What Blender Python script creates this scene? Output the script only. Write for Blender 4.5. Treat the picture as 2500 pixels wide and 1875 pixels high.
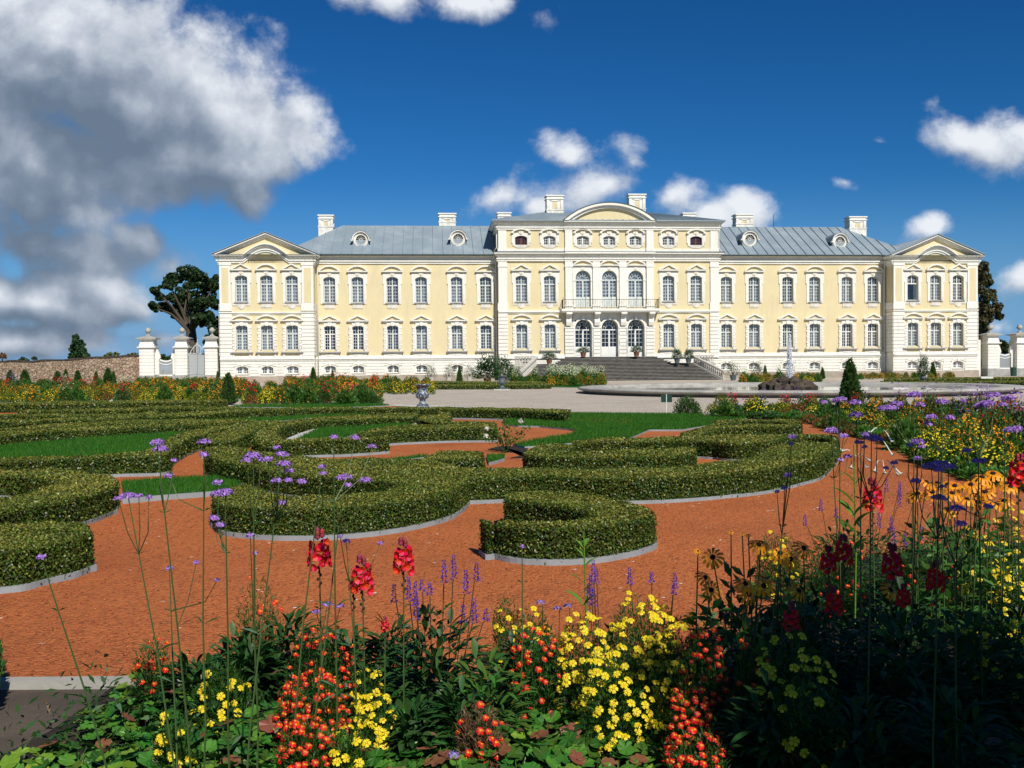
import bpy, math, random
import numpy as np
for o in list(bpy.data.objects): bpy.data.objects.remove(o)
S = bpy.context.scene
C = S.collection
rad = math.radians
rng = np.random.default_rng(7)
random.seed(7)

# ------------------------------------------------------------------ camera
F = 2430.0; CAM = np.array([0, 0, 1.6]); PITCH = rad(-1.0); ROLL = rad(0.45)
def cam_axes():
    w = np.array([0, math.cos(PITCH), math.sin(PITCH)]); r = np.array([1, 0, 0.]); u = np.cross(r, w)
    a = ROLL
    return r*math.cos(a)-u*math.sin(a), r*math.sin(a)+u*math.cos(a), w
AR, AU, AW = cam_axes()
def ray(x, y): return AW + AR*(x-1250)/F + AU*(937.5-y)/F
def gp(x, y, z=0.0):                       # photo point -> where it stands on the level z
    d = ray(x, y); return CAM + d*((z-CAM[2])/d[2])
def at(x, y, dist):                        # photo point -> point at that distance
    d = ray(x, y); return CAM + d*(dist/d[1])
cd = bpy.data.cameras.new('camera'); cam = bpy.data.objects.new('camera', cd); C.objects.link(cam)
cd.sensor_width = 36; cd.lens = 36*F/2500; cd.clip_start = .05; cd.clip_end = 5000
from mathutils import Matrix, Vector
M = Matrix(((AR[0], AU[0], -AW[0], CAM[0]), (AR[1], AU[1], -AW[1], CAM[1]), (AR[2], AU[2], -AW[2], CAM[2]), (0, 0, 0, 1)))
cam.matrix_world = M
S.camera = cam

# ------------------------------------------------------------------ sun
SUN_EL = rad(43); sh = np.array([0.375, -0.927]); sh /= np.linalg.norm(sh)
SUN = np.array([sh[0]*math.cos(SUN_EL), sh[1]*math.cos(SUN_EL), math.sin(SUN_EL)])
ld = bpy.data.lights.new('sun', 'SUN'); ld.energy = 4.7; ld.angle = rad(.5); ld.color = (1, .955, .87)
lo = bpy.data.objects.new('sun', ld); C.objects.link(lo)
lo.rotation_euler = Vector(SUN).to_track_quat('Z', 'Y').to_euler(); lo.location = (20, -40, 60)
S.view_settings.view_transform = 'Standard'; S.view_settings.look = 'None'
S.view_settings.exposure = 0.1; S.view_settings.gamma = 1

# ------------------------------------------------------------------ node helpers
class NT:
    def __init__(s, tree): s.t = tree; s.n = tree.nodes; s.l = tree.links
    def new(s, typ, **k):
        n = s.n.new(typ)
        for a, b in k.items(): setattr(n, a, b)
        return n
    def put(s, sock, v):
        if v is None: return
        if isinstance(v, bpy.types.NodeSocket): s.l.new(v, sock)
        else: sock.default_value = v
    def math(s, op, a, b=None, c=None, clamp=False):
        n = s.new('ShaderNodeMath', operation=op, use_clamp=clamp)
        s.put(n.inputs[0], a); s.put(n.inputs[1], b); s.put(n.inputs[2], c); return n.outputs[0]
    def vmath(s, op, a, b=None):
        n = s.new('ShaderNodeVectorMath', operation=op); s.put(n.inputs[0], a); s.put(n.inputs[1], b); return n.outputs[0]
    def noise(s, vec, scale, detail=4, rough=.55, dist=0):
        n = s.new('ShaderNodeTexNoise'); s.put(n.inputs['Vector'], vec); n.inputs['Scale'].default_value = scale
        n.inputs['Detail'].default_value = detail; n.inputs['Roughness'].default_value = rough; n.inputs['Distortion'].default_value = dist
        return n.outputs[0]
    def mix(s, f, a, b, blend='MIX'):
        n = s.new('ShaderNodeMix', data_type='RGBA', blend_type=blend); s.put(n.inputs[0], f)
        for k, v in ((6, a), (7, b)):
            if not isinstance(v, bpy.types.NodeSocket) and len(v) == 3: v = (*v, 1)
            s.put(n.inputs[k], v)
        return n.outputs[2]
    def ramp(s, f, pts, interp='LINEAR'):
        n = s.new('ShaderNodeValToRGB'); s.put(n.inputs[0], f); e = n.color_ramp.elements; n.color_ramp.interpolation = interp
        while len(e) < len(pts): e.new(.5)
        for q, (p, c) in zip(e, pts):
            q.position = p; q.color = (*c, 1) if not isinstance(c, (int, float)) else (c, c, c, 1)
        return n.outputs[0]
    def smooth(s, v, a, b):
        n = s.new('ShaderNodeMapRange', interpolation_type='SMOOTHSTEP'); s.put(n.inputs[0], v)
        n.inputs[1].default_value = a; n.inputs[2].default_value = b; return n.outputs[0]

# ------------------------------------------------------------------ world: Nishita sky and clouds placed by direction
world = bpy.data.worlds.new('World'); S.world = world; world.use_nodes = True
N = NT(world.node_tree); N.n.clear()
sky = N.new('ShaderNodeTexSky', sky_type='NISHITA'); sky.sun_disc = False; sky.sun_elevation = SUN_EL
sky.sun_rotation = math.atan2(SUN[0], SUN[1]); sky.air_density = 1.0; sky.dust_density = .3; sky.ozone_density = 2.5
tc = N.new('ShaderNodeTexCoord'); sep = N.new('ShaderNodeSeparateXYZ'); N.l.new(tc.outputs['Generated'], sep.inputs[0])
yy = N.math('MAXIMUM', N.math('ABSOLUTE', sep.outputs[1]), .12)
cs = N.math('DIVIDE', sep.outputs[0], yy); ct = N.math('DIVIDE', sep.outputs[2], yy)
def st(x, y): d = ray(x, y); return d[0]/d[1], d[2]/d[1]
# (x, y, half width, half height, tilt) of each cloud body in the sky
CL = [(250, 140, 480, 270, 0), (560, 265, 310, 150, 22), (420, 410, 300, 110, -8), (90, 400, 240, 180, 0), (590, 470, 80, 50, 30), (-150, 300, 300, 400, 0),
      (150, 610, 240, 62, 8), (350, 600, 90, 60, 20), (60, 735, 300, 62, 5), (300, 760, 170, 55, 8), (60, 835, 320, 50, 0), (420, 650, 60, 70, 0), (220, 690, 150, 40, 12), (380, 830, 120, 34, 0),
      (860, -20, 190, 62, 5), (1140, 5, 150, 55, 8), (1195, 490, 140, 64, -24), (1385, 380, 70, 42, 20), (1480, 455, 160, 85, -20), (1545, 395, 60, 72, -30),
      (1640, 482, 90, 60, 0), (1790, 535, 115, 66, 5), (1330, 510, 90, 36, 0), (2345, 345, 170, 100, 8), (2280, 550, 78, 42, -14), (2062, 445, 62, 26, 12),
      (2150, 345, 64, 22, 10), (2500, 680, 110, 100, 0), (2440, 800, 120, 50, 0)]
def cloud_field(vs, vt, detail, count=None):
    comb = N.new('ShaderNodeCombineXYZ'); N.put(comb.inputs[0], vs); N.put(comb.inputs[1], vt)
    cur = None
    for (x, y, rx, ry, tilt) in CL[:count]:
        s0, t0 = st(x, y); rx *= 1.12; ry *= 1.12
        mp = N.new('ShaderNodeMapping', vector_type='TEXTURE'); N.l.new(comb.outputs[0], mp.inputs[0])
        mp.inputs['Location'].default_value = (s0, t0, 0); mp.inputs['Rotation'].default_value = (0, 0, -rad(tilt)); mp.inputs['Scale'].default_value = (rx/F, ry/F, 1)
        ln = N.new('ShaderNodeVectorMath', operation='LENGTH'); N.l.new(mp.outputs[0], ln.inputs[0])
        w = min(1, .34+min(rx, ry)/200*.66)
        g = N.math('MULTIPLY_ADD', ln.outputs['Value'], -w, w)
        cur = g if cur is None else N.math('SMOOTH_MAX', cur, g, .12)
    n1 = N.noise(comb.outputs[0], 4.0, detail, .63, .3)
    vo = N.new('ShaderNodeTexVoronoi', feature='F1'); vo.inputs['Scale'].default_value = 9; vo.inputs['Detail'].default_value = 2; vo.inputs['Roughness'].default_value = .55
    N.put(vo.inputs['Vector'], comb.outputs[0]); bill = N.math('MULTIPLY_ADD', vo.outputs['Distance'], -1.0, 1.02)
    n2 = N.math('ADD', N.math('MULTIPLY', N.noise(comb.outputs[0], 17, max(2, detail-2), .68, .2), .5), N.math('MULTIPLY', bill, .5)) if detail > 3 else N.noise(comb.outputs[0], 15, 2)
    return N.math('MULTIPLY_ADD', n2, 1.25, N.math('MULTIPLY_ADD', n1, 1.5, N.math('SUBTRACT', cur, 1.15 if detail > 3 else 1.34)))
d0 = cloud_field(cs, ct, 9)
d1 = cloud_field(N.math('ADD', cs, .010), N.math('ADD', ct, .020), 6)
d2 = cloud_field(N.math('ADD', cs, .02), N.math('ADD', ct, .075), 2, 12)
cover = N.smooth(d0, -.04, .40)
lit = N.math('MULTIPLY_ADD', N.math('SUBTRACT', d0, d1), .62, .66)
lit = N.math('MULTIPLY_ADD', N.math('SUBTRACT', d0, N.math('MAXIMUM', d2, -.2)), .20, lit)
lit = N.math('SUBTRACT', lit, N.math('MULTIPLY', N.math('MAXIMUM', d2, 0.0), .60), clamp=True)
ccol = N.ramp(lit, [(0, (.14, .19, .26)), (.25, (.20, .25, .33)), (.5, (.33, .385, .47)), (.75, (.54, .585, .66)), (1, (.80, .83, .88))])
sk = N.vmath('MULTIPLY', sky.outputs[0], (.078*.40, .078*.80, .078*1.12))
ssp = N.new('ShaderNodeSeparateXYZ'); N.l.new(sk, ssp.inputs[0]); scb = N.new('ShaderNodeCombineXYZ')
for i, (a_, g_) in enumerate(((3.0, 1.94), (.95, 1.36), (.94, 1.34))): N.put(scb.inputs[i], N.math('MULTIPLY', N.math('POWER', ssp.outputs[i], g_), a_))
skyc = N.mix(N.smooth(ct, .20, -.02), scb.outputs[0], (.17, .35, .60))
final = N.mix(N.math('MULTIPLY', cover, .97), skyc, ccol)
bg = N.new('ShaderNodeBackground'); N.l.new(final, bg.inputs[0]); bg.inputs[1].default_value = 1.0
wo = N.new('ShaderNodeOutputWorld'); N.l.new(bg.outputs[0], wo.inputs[0])
world.cycles.sampling_method = 'MANUAL'; world.cycles.sample_map_resolution = 256

# ------------------------------------------------------------------ materials
MATS = {}
def mat(name, col, rough=.8, var=0.0, vscale=3.0, bump=0.0, bscale=20.0, spec=.3, metal=0.0, island=0.0, trans=0.0, col2=None, fn=None):
    m = bpy.data.materials.new(name); m.use_nodes = True; T = NT(m.node_tree); T.n.clear()
    out = T.new('ShaderNodeOutputMaterial'); b = T.new('ShaderNodeBsdfPrincipled')
    tc = T.new('ShaderNodeTexCoord'); co = tc.outputs['Object']
    c = (*col, 1)
    if col2 is not None or var:
        f = T.noise(co, vscale, 5, .6)
        f = T.smooth(f, .3, .7)
        c2 = col2 if col2 is not None else tuple(max(0, v*(1-var)) for v in col)
        c = T.mix(f, col, c2)
    if island:
        g = T.new('ShaderNodeNewGeometry')
        hsv = T.new('ShaderNodeHueSaturation'); T.put(hsv.inputs['Color'], c)
        r = g.outputs['Random Per Island']
        T.put(hsv.inputs['Value'], T.math('ADD', 1-island, T.math('MULTIPLY', r, 2*island)))
        r2 = T.math('FRACT', T.math('MULTIPLY', r, 37.7))
        T.put(hsv.inputs['Hue'], T.math('ADD', .5-.035*island*2, T.math('MULTIPLY', r2, .07*island*2)))
        c = hsv.outputs[0]
    if fn: c = fn(T, co, c, b)
    T.put(b.inputs['Base Color'], c); b.inputs['Roughness'].default_value = rough
    b.inputs['Specular IOR Level'].default_value = spec; b.inputs['Metallic'].default_value = metal
    if bump:
        bn = T.new('ShaderNodeBump'); bn.inputs['Strength'].default_value = bump; bn.inputs['Distance'].default_value = .02
        T.put(bn.inputs['Height'], T.noise(co, bscale, 6, .65)); T.l.new(bn.outputs[0], b.inputs['Normal'])
    sh = b.outputs[0]
    if trans:
        tr = T.new('ShaderNodeBsdfTranslucent'); T.put(tr.inputs[0], c)
        mx = T.new('ShaderNodeMixShader'); mx.inputs[0].default_value = trans
        T.l.new(sh, mx.inputs[1]); T.l.new(tr.outputs[0], mx.inputs[2]); sh = mx.outputs[0]
    T.l.new(sh, out.inputs[0]); MATS[name] = m; return m

def streaks(T, co, c, b):      # weather streaks and patching on render
    mp = T.new('ShaderNodeMapping'); T.put(mp.inputs[0], co); mp.inputs['Scale'].default_value = (1.6, 1.6, .25)
    f = T.smooth(T.noise(mp.outputs[0], 1.4, 7, .65), .45, .85)
    c = T.mix(T.math('MULTIPLY', f, .30), c, (.45, .37, .26))
    sp = T.new('ShaderNodeSeparateXYZ'); T.put(sp.inputs[0], co); low = T.smooth(sp.outputs[2], 1.5, .4)
    return T.mix(T.math('MULTIPLY', T.math('MULTIPLY', low, T.smooth(T.noise(co, 1.1, 5, .6), .35, .65)), .35), c, (.36, .31, .24))
mat('yellow', (.70, .595, .355), .9, .06, .5, .15, 30, fn=streaks)
mat('white', (.81, .785, .70), .85, .07, .7, .12, 30, fn=streaks)
mat('granite', (.42, .35, .28), .9, .25, 1.2, .4, 12)
mat('grey_stone', (.42, .41, .38), .9, .3, 2, .4, 12)  # plain grey stone for the sills and the gate bases
def roofcol(T, co, c, b):
    f = T.smooth(T.noise(co, .35, 6, .7), .4, .75); c = T.mix(f, c, (.31, .36, .385))
    mp = T.new('ShaderNodeMapping'); T.put(mp.inputs[0], co); mp.inputs['Scale'].default_value = (.55, 1, 3)
    g = T.smooth(T.noise(mp.outputs[0], 1.3, 6, .7), .66, .76)
    return T.mix(T.math('MULTIPLY', g, .5), c, (.17, .13, .10))
mat('gate_grey', (.36, .38, .38), .7)
mat('roof', (.22, .275, .31), .55, 0, 1, .1, 5, spec=.5, fn=roofcol)
mat('gutter', (.06, .09, .09), .5)
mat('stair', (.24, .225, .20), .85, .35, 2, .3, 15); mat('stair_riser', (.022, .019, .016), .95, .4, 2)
mat('frame_white', (.72, .72, .68), .6)
mat('frame_grey', (.60, .63, .59), .6)
mat('curtain', (.55, .57, .60), .9, .55, 5)
mat('curtain_dim', (.22, .24, .27), .9, .6, 4)
mat('brown_shutter', (.16, .05, .03), .7)
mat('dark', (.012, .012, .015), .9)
mat('iron', (.03, .03, .03), .5)
mat('stone', (.44, .42, .37), .9, .35, 1.2, .4, 10)
mat('bright_stone', (.60, .57, .50), .9, .35, 3, .3, 15)
mat('soil', (.035, .026, .02), 1, .5, 8, .6, 40)
mat('path_earth', (.11, .085, .065), 1, .35, 3, .5, 60)
mat('bark', (.09, .07, .05), .95, .4, 6, .6, 25)
mat('edging', (.29, .315, .33), .7, .2, 4, .1, 30)
mat('water', (.02, .03, .03), .05, spec=.6)
mat('spray', (.92, .93, .95), .5, trans=.2)
mat('rock', (.10, .075, .055), .95, .6, 3, .8, 10)
mat('green_plate', (.012, .045, .03), .5)
mat('pot', (.30, .14, .08), .8, .3, 6)
mat('lead', (.11, .14, .15), .6, .3, 4)
mat('plastic_bin', (.02, .06, .04), .5)
mat('paper', (.7, .7, .68), .7)
# vegetation
LEAF = {}
def leafmat(n, col, isl=.35, trans=.25, rough=.5, col2=None, vs=1.5): mat(n, col, rough, 0, vs, island=isl, trans=trans, spec=.35, col2=col2)
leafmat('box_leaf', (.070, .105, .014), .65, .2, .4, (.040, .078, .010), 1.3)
leafmat('grass', (.030, .135, .006), .35, .3, .6, (.045, .155, .008), 1.2)
leafmat('grass_dry', (.13, .14, .03), .35, .3, .6)
leafmat('thuja', (.045, .105, .018), .4, .15)
leafmat('thuja_dark', (.022, .06, .015), .4, .15)
leafmat('oak', (.018, .042, .008), .45, .15)
leafmat('birch', (.05, .065, .018), .45, .15, col2=(.08, .055, .02))
leafmat('farbush', (.03, .06, .015), .4, .15)
leafmat('farbush_light', (.10, .14, .02), .4, .2)
leafmat('leafy', (.06, .15, .02), .4, .3)
leafmat('leafy_dark', (.028, .085, .016), .4, .25)
leafmat('leafy_light', (.16, .30, .035), .3, .35)
leafmat('feather', (.04, .11, .015), .5, .3)
leafmat('heuchera', (.045, .15, .022), .45, .25, .4, (.085, .20, .02), 5)
leafmat('heuchera_lime', (.20, .32, .03), .3, .35)
leafmat('heuchera_red', (.16, .06, .03), .5, .25)
leafmat('olive_leaf', (.12, .15, .09), .4, .2)
leafmat('dry', (.16, .09, .045), .4, .2)
leafmat('f_yellow', (.85, .68, .015), .12, .25)
leafmat('f_yellow_eye', (.75, .42, .01), .1, .1)
leafmat('f_red', (.72, .055, .006), .3, .2)
leafmat('f_red_eye', (.8, .28, .01), .2, .1)
leafmat('f_orange', (.85, .30, .008), .2, .25)
leafmat('f_rust', (.30, .045, .012), .35, .2)
leafmat('f_snap', (.72, .008, .012), .25, .25)
leafmat('f_snap_bud', (.28, .02, .03), .3, .2)
leafmat('f_purple', (.44, .24, .66), .3, .3)
leafmat('f_violet', (.12, .05, .46), .35, .25)
leafmat('f_lilac', (.38, .28, .62), .2, .25)
leafmat('f_white', (.80, .80, .72), .08, .3)
leafmat('f_trumpet', (.66, .72, .45), .15, .3)
leafmat('stem', (.06, .095, .025), .3, .1)
leafmat('stem_dark', (.07, .045, .03), .3, .1)
mat('cone', (.02, .01, .008), .9)

def pane_mat():
    m = bpy.data.materials.new('pane'); m.use_nodes = True; T = NT(m.node_tree); T.n.clear()
    out = T.new('ShaderNodeOutputMaterial'); g = T.new('ShaderNodeBsdfGlossy'); g.inputs['Roughness'].default_value = .03
    g.inputs[0].default_value = (.8, .85, .9, 1)
    t = T.new('ShaderNodeBsdfTransparent'); t.inputs[0].default_value = (.86, .9, .93, 1)
    fr = T.new('ShaderNodeFresnel'); fr.inputs[0].default_value = 1.6
    mx = T.new('ShaderNodeMixShader'); T.l.new(T.math('ADD', fr.outputs[0], .05), mx.inputs[0]); T.l.new(t.outputs[0], mx.inputs[1]); T.l.new(g.outputs[0], mx.inputs[2])
    T.l.new(mx.outputs[0], out.inputs[0]); MATS['pane'] = m
pane_mat()
def gravel_mat(name, c1, c2, cdark, scale, white=.0):
    m = bpy.data.materials.new(name); m.use_nodes = True; T = NT(m.node_tree); T.n.clear()
    out = T.new('ShaderNodeOutputMaterial'); b = T.new('ShaderNodeBsdfPrincipled'); tc = T.new('ShaderNodeTexCoord'); co = tc.outputs['Object']
    v = T.new('ShaderNodeTexVoronoi'); T.put(v.inputs['Vector'], co); v.inputs['Scale'].default_value = scale
    sp = T.new('ShaderNodeSeparateColor'); T.l.new(v.outputs['Color'], sp.inputs[0])
    c = T.mix(sp.outputs[0], c1, c2)
    c = T.mix(T.math('MULTIPLY', T.smooth(sp.outputs[1], .8, .95), .65), c, cdark)
    if white: c = T.mix(T.math('GREATER_THAN', sp.outputs[2], 1-white), c, (.75, .6, .5))
    big = T.noise(co, .45, 5, .6)
    c = T.mix(T.math('MULTIPLY', T.smooth(big, .42, .75), .42), c, cdark)
    T.put(b.inputs['Base Color'], c); b.inputs['Roughness'].default_value = .95; b.inputs['Specular IOR Level'].default_value = .15
    bn = T.new('ShaderNodeBump'); bn.inputs['Strength'].default_value = .8; bn.inputs['Distance'].default_value = .6/scale
    h = T.math('ADD', T.math('MULTIPLY', v.outputs['Distance'], -1), T.noise(co, scale*1.7, 3)); T.put(bn.inputs['Height'], h)
    T.l.new(bn.outputs[0], b.inputs['Normal']); T.l.new(b.outputs[0], out.inputs[0]); MATS[name] = m
gravel_mat('red_gravel', (.53, .165, .052), (.40, .115, .036), (.19, .055, .024), 42, .0015)
gravel_mat('grey_gravel', (.56, .49, .40), (.45, .39, .315), (.27, .23, .18), 22, .03)
gravel_mat('white_gravel', (.62, .60, .56), (.45, .43, .40), (.3, .28, .26), 22, .05)
def stonewall_mat():
    m = bpy.data.materials.new('fieldstone'); m.use_nodes = True; T = NT(m.node_tree); T.n.clear()
    out = T.new('ShaderNodeOutputMaterial'); b = T.new('ShaderNodeBsdfPrincipled'); tc = T.new('ShaderNodeTexCoord')
    mp = T.new('ShaderNodeMapping'); T.l.new(tc.outputs['Object'], mp.inputs[0]); mp.inputs['Scale'].default_value = (1, 1, 1.7)
    v = T.new('ShaderNodeTexVoronoi'); T.l.new(mp.outputs[0], v.inputs['Vector']); v.inputs['Scale'].default_value = 2.3
    v2 = T.new('ShaderNodeTexVoronoi', feature='DISTANCE_TO_EDGE'); T.l.new(mp.outputs[0], v2.inputs['Vector']); v2.inputs['Scale'].default_value = 2.3
    sp = T.new('ShaderNodeSeparateColor'); T.l.new(v.outputs['Color'], sp.inputs[0])
    c = T.mix(sp.outputs[0], (.46, .31, .20), (.30, .21, .15)); c = T.mix(T.smooth(sp.outputs[1], .6, .9), c, (.50, .38, .26))
    e = T.smooth(v2.outputs[0], 0, .09); c = T.mix(e, (.26, .18, .12), c)
    T.put(b.inputs['Base Color'], c); b.inputs['Roughness'].default_value = .95
    bn = T.new('ShaderNodeBump'); bn.inputs['Strength'].default_value = 1; bn.inputs['Distance'].default_value = .12; T.put(bn.inputs['Height'], e)
    T.l.new(bn.outputs[0], b.inputs['Normal']); T.l.new(b.outputs[0], out.inputs[0]); MATS['fieldstone'] = m
stonewall_mat()
def delft_mat():
    m = bpy.data.materials.new('glazed_blue_white'); m.use_nodes = True; T = NT(m.node_tree); T.n.clear()
    out = T.new('ShaderNodeOutputMaterial'); b = T.new('ShaderNodeBsdfPrincipled'); tc = T.new('ShaderNodeTexCoord'); co = tc.outputs['Object']
    f = T.smooth(T.noise(co, 16, 3, .5, 1.2), .43, .50)
    c = T.mix(f, (.36, .40, .43), (.035, .06, .09)); T.put(b.inputs['Base Color'], c); b.inputs['Roughness'].default_value = .35
    T.l.new(b.outputs[0], out.inputs[0]); MATS['glazed'] = m
delft_mat()

# ------------------------------------------------------------------ mesh builder
class MB:
    def __init__(s): s.v = []; s.f = []; s.m = []
    def add(s, vs, fs, m=0):
        o = len(s.v); s.v += [tuple(map(float, p)) for p in vs]; s.f += [tuple(i+o for i in f) for f in fs]; s.m += [m]*len(fs); return s
    def box(s, x0, x1, y0, y1, z0, z1, m=0):
        return s.add([(x0, y0, z0), (x1, y0, z0), (x1, y1, z0), (x0, y1, z0), (x0, y0, z1), (x1, y0, z1), (x1, y1, z1), (x0, y1, z1)],
                     [(0, 3, 2, 1), (4, 5, 6, 7), (0, 1, 5, 4), (1, 2, 6, 5), (2, 3, 7, 6), (3, 0, 4, 7)], m)
    def prism(s, poly, y0, y1, m=0):      # poly in (x,z), clockwise or not; extruded y0..y1
        n = len(poly); vs = [(x, y0, z) for x, z in poly]+[(x, y1, z) for x, z in poly]
        fs = [tuple(range(n)), tuple(range(2*n-1, n-1, -1))]+[(i, i+n, (i+1) % n+n, (i+1) % n) for i in range(n)]
        return s.add(vs, fs, m)
    def strip(s, lo, hi, y0, y1, m=0):     # solid between two polylines (x,z) of equal length
        for i in range(len(lo)-1):
            s.prism([lo[i], lo[i+1], hi[i+1], hi[i]], y0, y1, m)
        return s
    def flat(s, poly, z, m=0): return s.add([(x, y, z) for x, y in poly], [tuple(range(len(poly)))], m)
    def slab(s, poly, z0, z1, m=0):
        n = len(poly); vs = [(x, y, z0) for x, y in poly]+[(x, y, z1) for x, y in poly]
        return s.add(vs, [tuple(range(n-1, -1, -1)), tuple(range(n, 2*n))]+[(i, (i+1) % n, (i+1) % n+n, i+n) for i in range(n)], m)
    def tube(s, path, r, n=6, m=0):
        path = [np.array(p, float) for p in path]; k = len(path)
        rr = r if hasattr(r, '__len__') else [r]*k
        vs = []; 
        for i, p in enumerate(path):
            d = path[min(i+1, k-1)]-path[max(i-1, 0)]; d = d/(np.linalg.norm(d)+1e-9)
            a = np.cross(d, (0, 0, 1) if abs(d[2]) < .9 else (1, 0, 0)); a /= np.linalg.norm(a); b = np.cross(d, a)
            for j in range(n):
                t = 2*math.pi*j/n; vs.append(p+(a*math.cos(t)+b*math.sin(t))*rr[i])
        fs = [(i*n+j, i*n+(j+1) % n, (i+1)*n+(j+1) % n, (i+1)*n+j) for i in range(k-1) for j in range(n)]
        fs += [tuple(range(n)), tuple(range((k-1)*n, k*n))]
        return s.add(vs, fs, m)
    def lathe(s, prof, n=16, c=(0, 0, 0), m=0):
        k = len(prof); vs = []
        for r, z in prof:
            for j in range(n):
                t = 2*math.pi*j/n; vs.append((c[0]+r*math.cos(t), c[1]+r*math.sin(t), c[2]+z))
        fs = [(i*n+j, i*n+(j+1) % n, (i+1)*n+(j+1) % n, (i+1)*n+j) for i in range(k-1) for j in range(n)]
        fs += [tuple(range(n-1, -1, -1)), tuple(range((k-1)*n, k*n))]
        return s.add(vs, fs, m)
    def data(s, name, mats, smooth=False):
        me = bpy.data.meshes.new(name); me.from_pydata(s.v, [], s.f)
        for q in mats: me.materials.append(MATS[q])
        me.polygons.foreach_set('material_index', s.m)
        if smooth: me.polygons.foreach_set('use_smooth', [True]*len(s.f))
        me.update(); return me
    def build(s, name, mats, parent=None, loc=(0, 0, 0), smooth=False, rz=0):
        o = bpy.data.objects.new(name, s.data(name, mats if isinstance(mats, (list, tuple)) else [mats], smooth)); C.objects.link(o)
        if parent is not None: o.parent = parent
        o.location = loc; o.rotation_euler = (0, 0, rz); return o
def npmesh(name, V, Fc, mats, mi=None):    # V (n,3), Fc (m,k) arrays
    me = bpy.data.meshes.new(name); V = np.asarray(V, np.float32); Fc = np.asarray(Fc, np.int32); m, k = Fc.shape
    me.vertices.add(len(V)); me.vertices.foreach_set('co', V.ravel())
    me.loops.add(m*k); me.loops.foreach_set('vertex_index', Fc.ravel())
    me.polygons.add(m); me.polygons.foreach_set('loop_start', np.arange(0, m*k, k, dtype=np.int32))
    if mi is not None: me.polygons.foreach_set('material_index', np.asarray(mi, np.int32))
    for q in mats: me.materials.append(MATS[q])
    me.update(calc_edges=True); return me
def obj(name, me, parent=None, loc=(0, 0, 0), rz=0, sc=1):
    o = bpy.data.objects.new(name, me); C.objects.link(o)
    if parent is not None: o.parent = parent
    o.location = loc; o.rotation_euler = (0, 0, rz); o.scale = (sc,)*3 if not hasattr(sc, '__len__') else sc
    return o
def tag(o, label=None, cat=None, group=None, kind=None):
    if label: o['label'] = label
    if cat: o['category'] = cat
    if group: o['group'] = group
    if kind: o['kind'] = kind
    return o
def thing(name, label, cat, loc=(0, 0, 0), rz=0, group=None):
    o = bpy.data.objects.new(name, None); C.objects.link(o); o.location = loc; o.rotation_euler = (0, 0, rz); o.empty_display_size = .2
    return tag(o, label, cat, group)
KIDS = {}
def dup(o, loc, rz=0, sc=1, label=None, group=None):
    r = o.copy(); C.objects.link(r); r.location = loc; r.rotation_euler = (0, 0, rz); r.scale = (sc,)*3 if not hasattr(sc, '__len__') else sc
    if label: r['label'] = label
    if group: r['group'] = group
    def rec(a, b):
        for ch in KIDS.get(a.name) or [q for q in a.children]:
            c = ch.copy(); C.objects.link(c); c.parent = b; rec(ch, c)
    rec(o, r); return r

# leaf cards: positions P, normals Nn, size -> rhombus leaves
def leaf_geo(P, Nn, L, Wd, g=rng):
    n = len(P); Nn = Nn/(np.linalg.norm(Nn, axis=1)[:, None]+1e-9)
    T = g.normal(size=(n, 3)); T -= (T*Nn).sum(1)[:, None]*Nn; T /= np.linalg.norm(T, axis=1)[:, None]+1e-9
    B = np.cross(Nn, T); L = np.broadcast_to(L, (n,))[:, None]*g.uniform(.7, 1.3, (n, 1)); Wd = np.broadcast_to(Wd, (n,))[:, None]*g.uniform(.8, 1.2, (n, 1))
    V = np.empty((n, 4, 3)); V[:, 0] = P-T*L*.5; V[:, 1] = P+B*Wd*.5+Nn*Wd*.12; V[:, 2] = P+T*L*.5-Nn*L*.1; V[:, 3] = P-B*Wd*.5+Nn*Wd*.12
    return V.reshape(-1, 3), np.arange(4*n).reshape(n, 4)
def leaf_dir_geo(P, D, L, Wd, g=rng):      # narrow leaves that grow from P along D
    n = len(P); D = D/(np.linalg.norm(D, axis=1)[:, None]+1e-9); R = g.normal(size=(n, 3)); B = np.cross(D, R); B /= np.linalg.norm(B, axis=1)[:, None]+1e-9
    L = np.broadcast_to(L, (n,))[:, None]; Wd = np.broadcast_to(Wd, (n,))[:, None]
    V = np.empty((n, 4, 3)); V[:, 0] = P; V[:, 1] = P+D*L*.45+B*Wd*.5; V[:, 2] = P+D*L+np.array([0, 0, -.12])*L; V[:, 3] = P+D*L*.45-B*Wd*.5
    return V.reshape(-1, 3), np.arange(4*n).reshape(n, 4)
def join_geo(parts):
    V = []; Fc = []; mi = []; o = 0
    for (v, f, m) in parts:
        V.append(v); Fc.append(f+o); mi.append(np.full(len(f), m)); o += len(v)
    return np.concatenate(V), np.concatenate(Fc), np.concatenate(mi)

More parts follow.
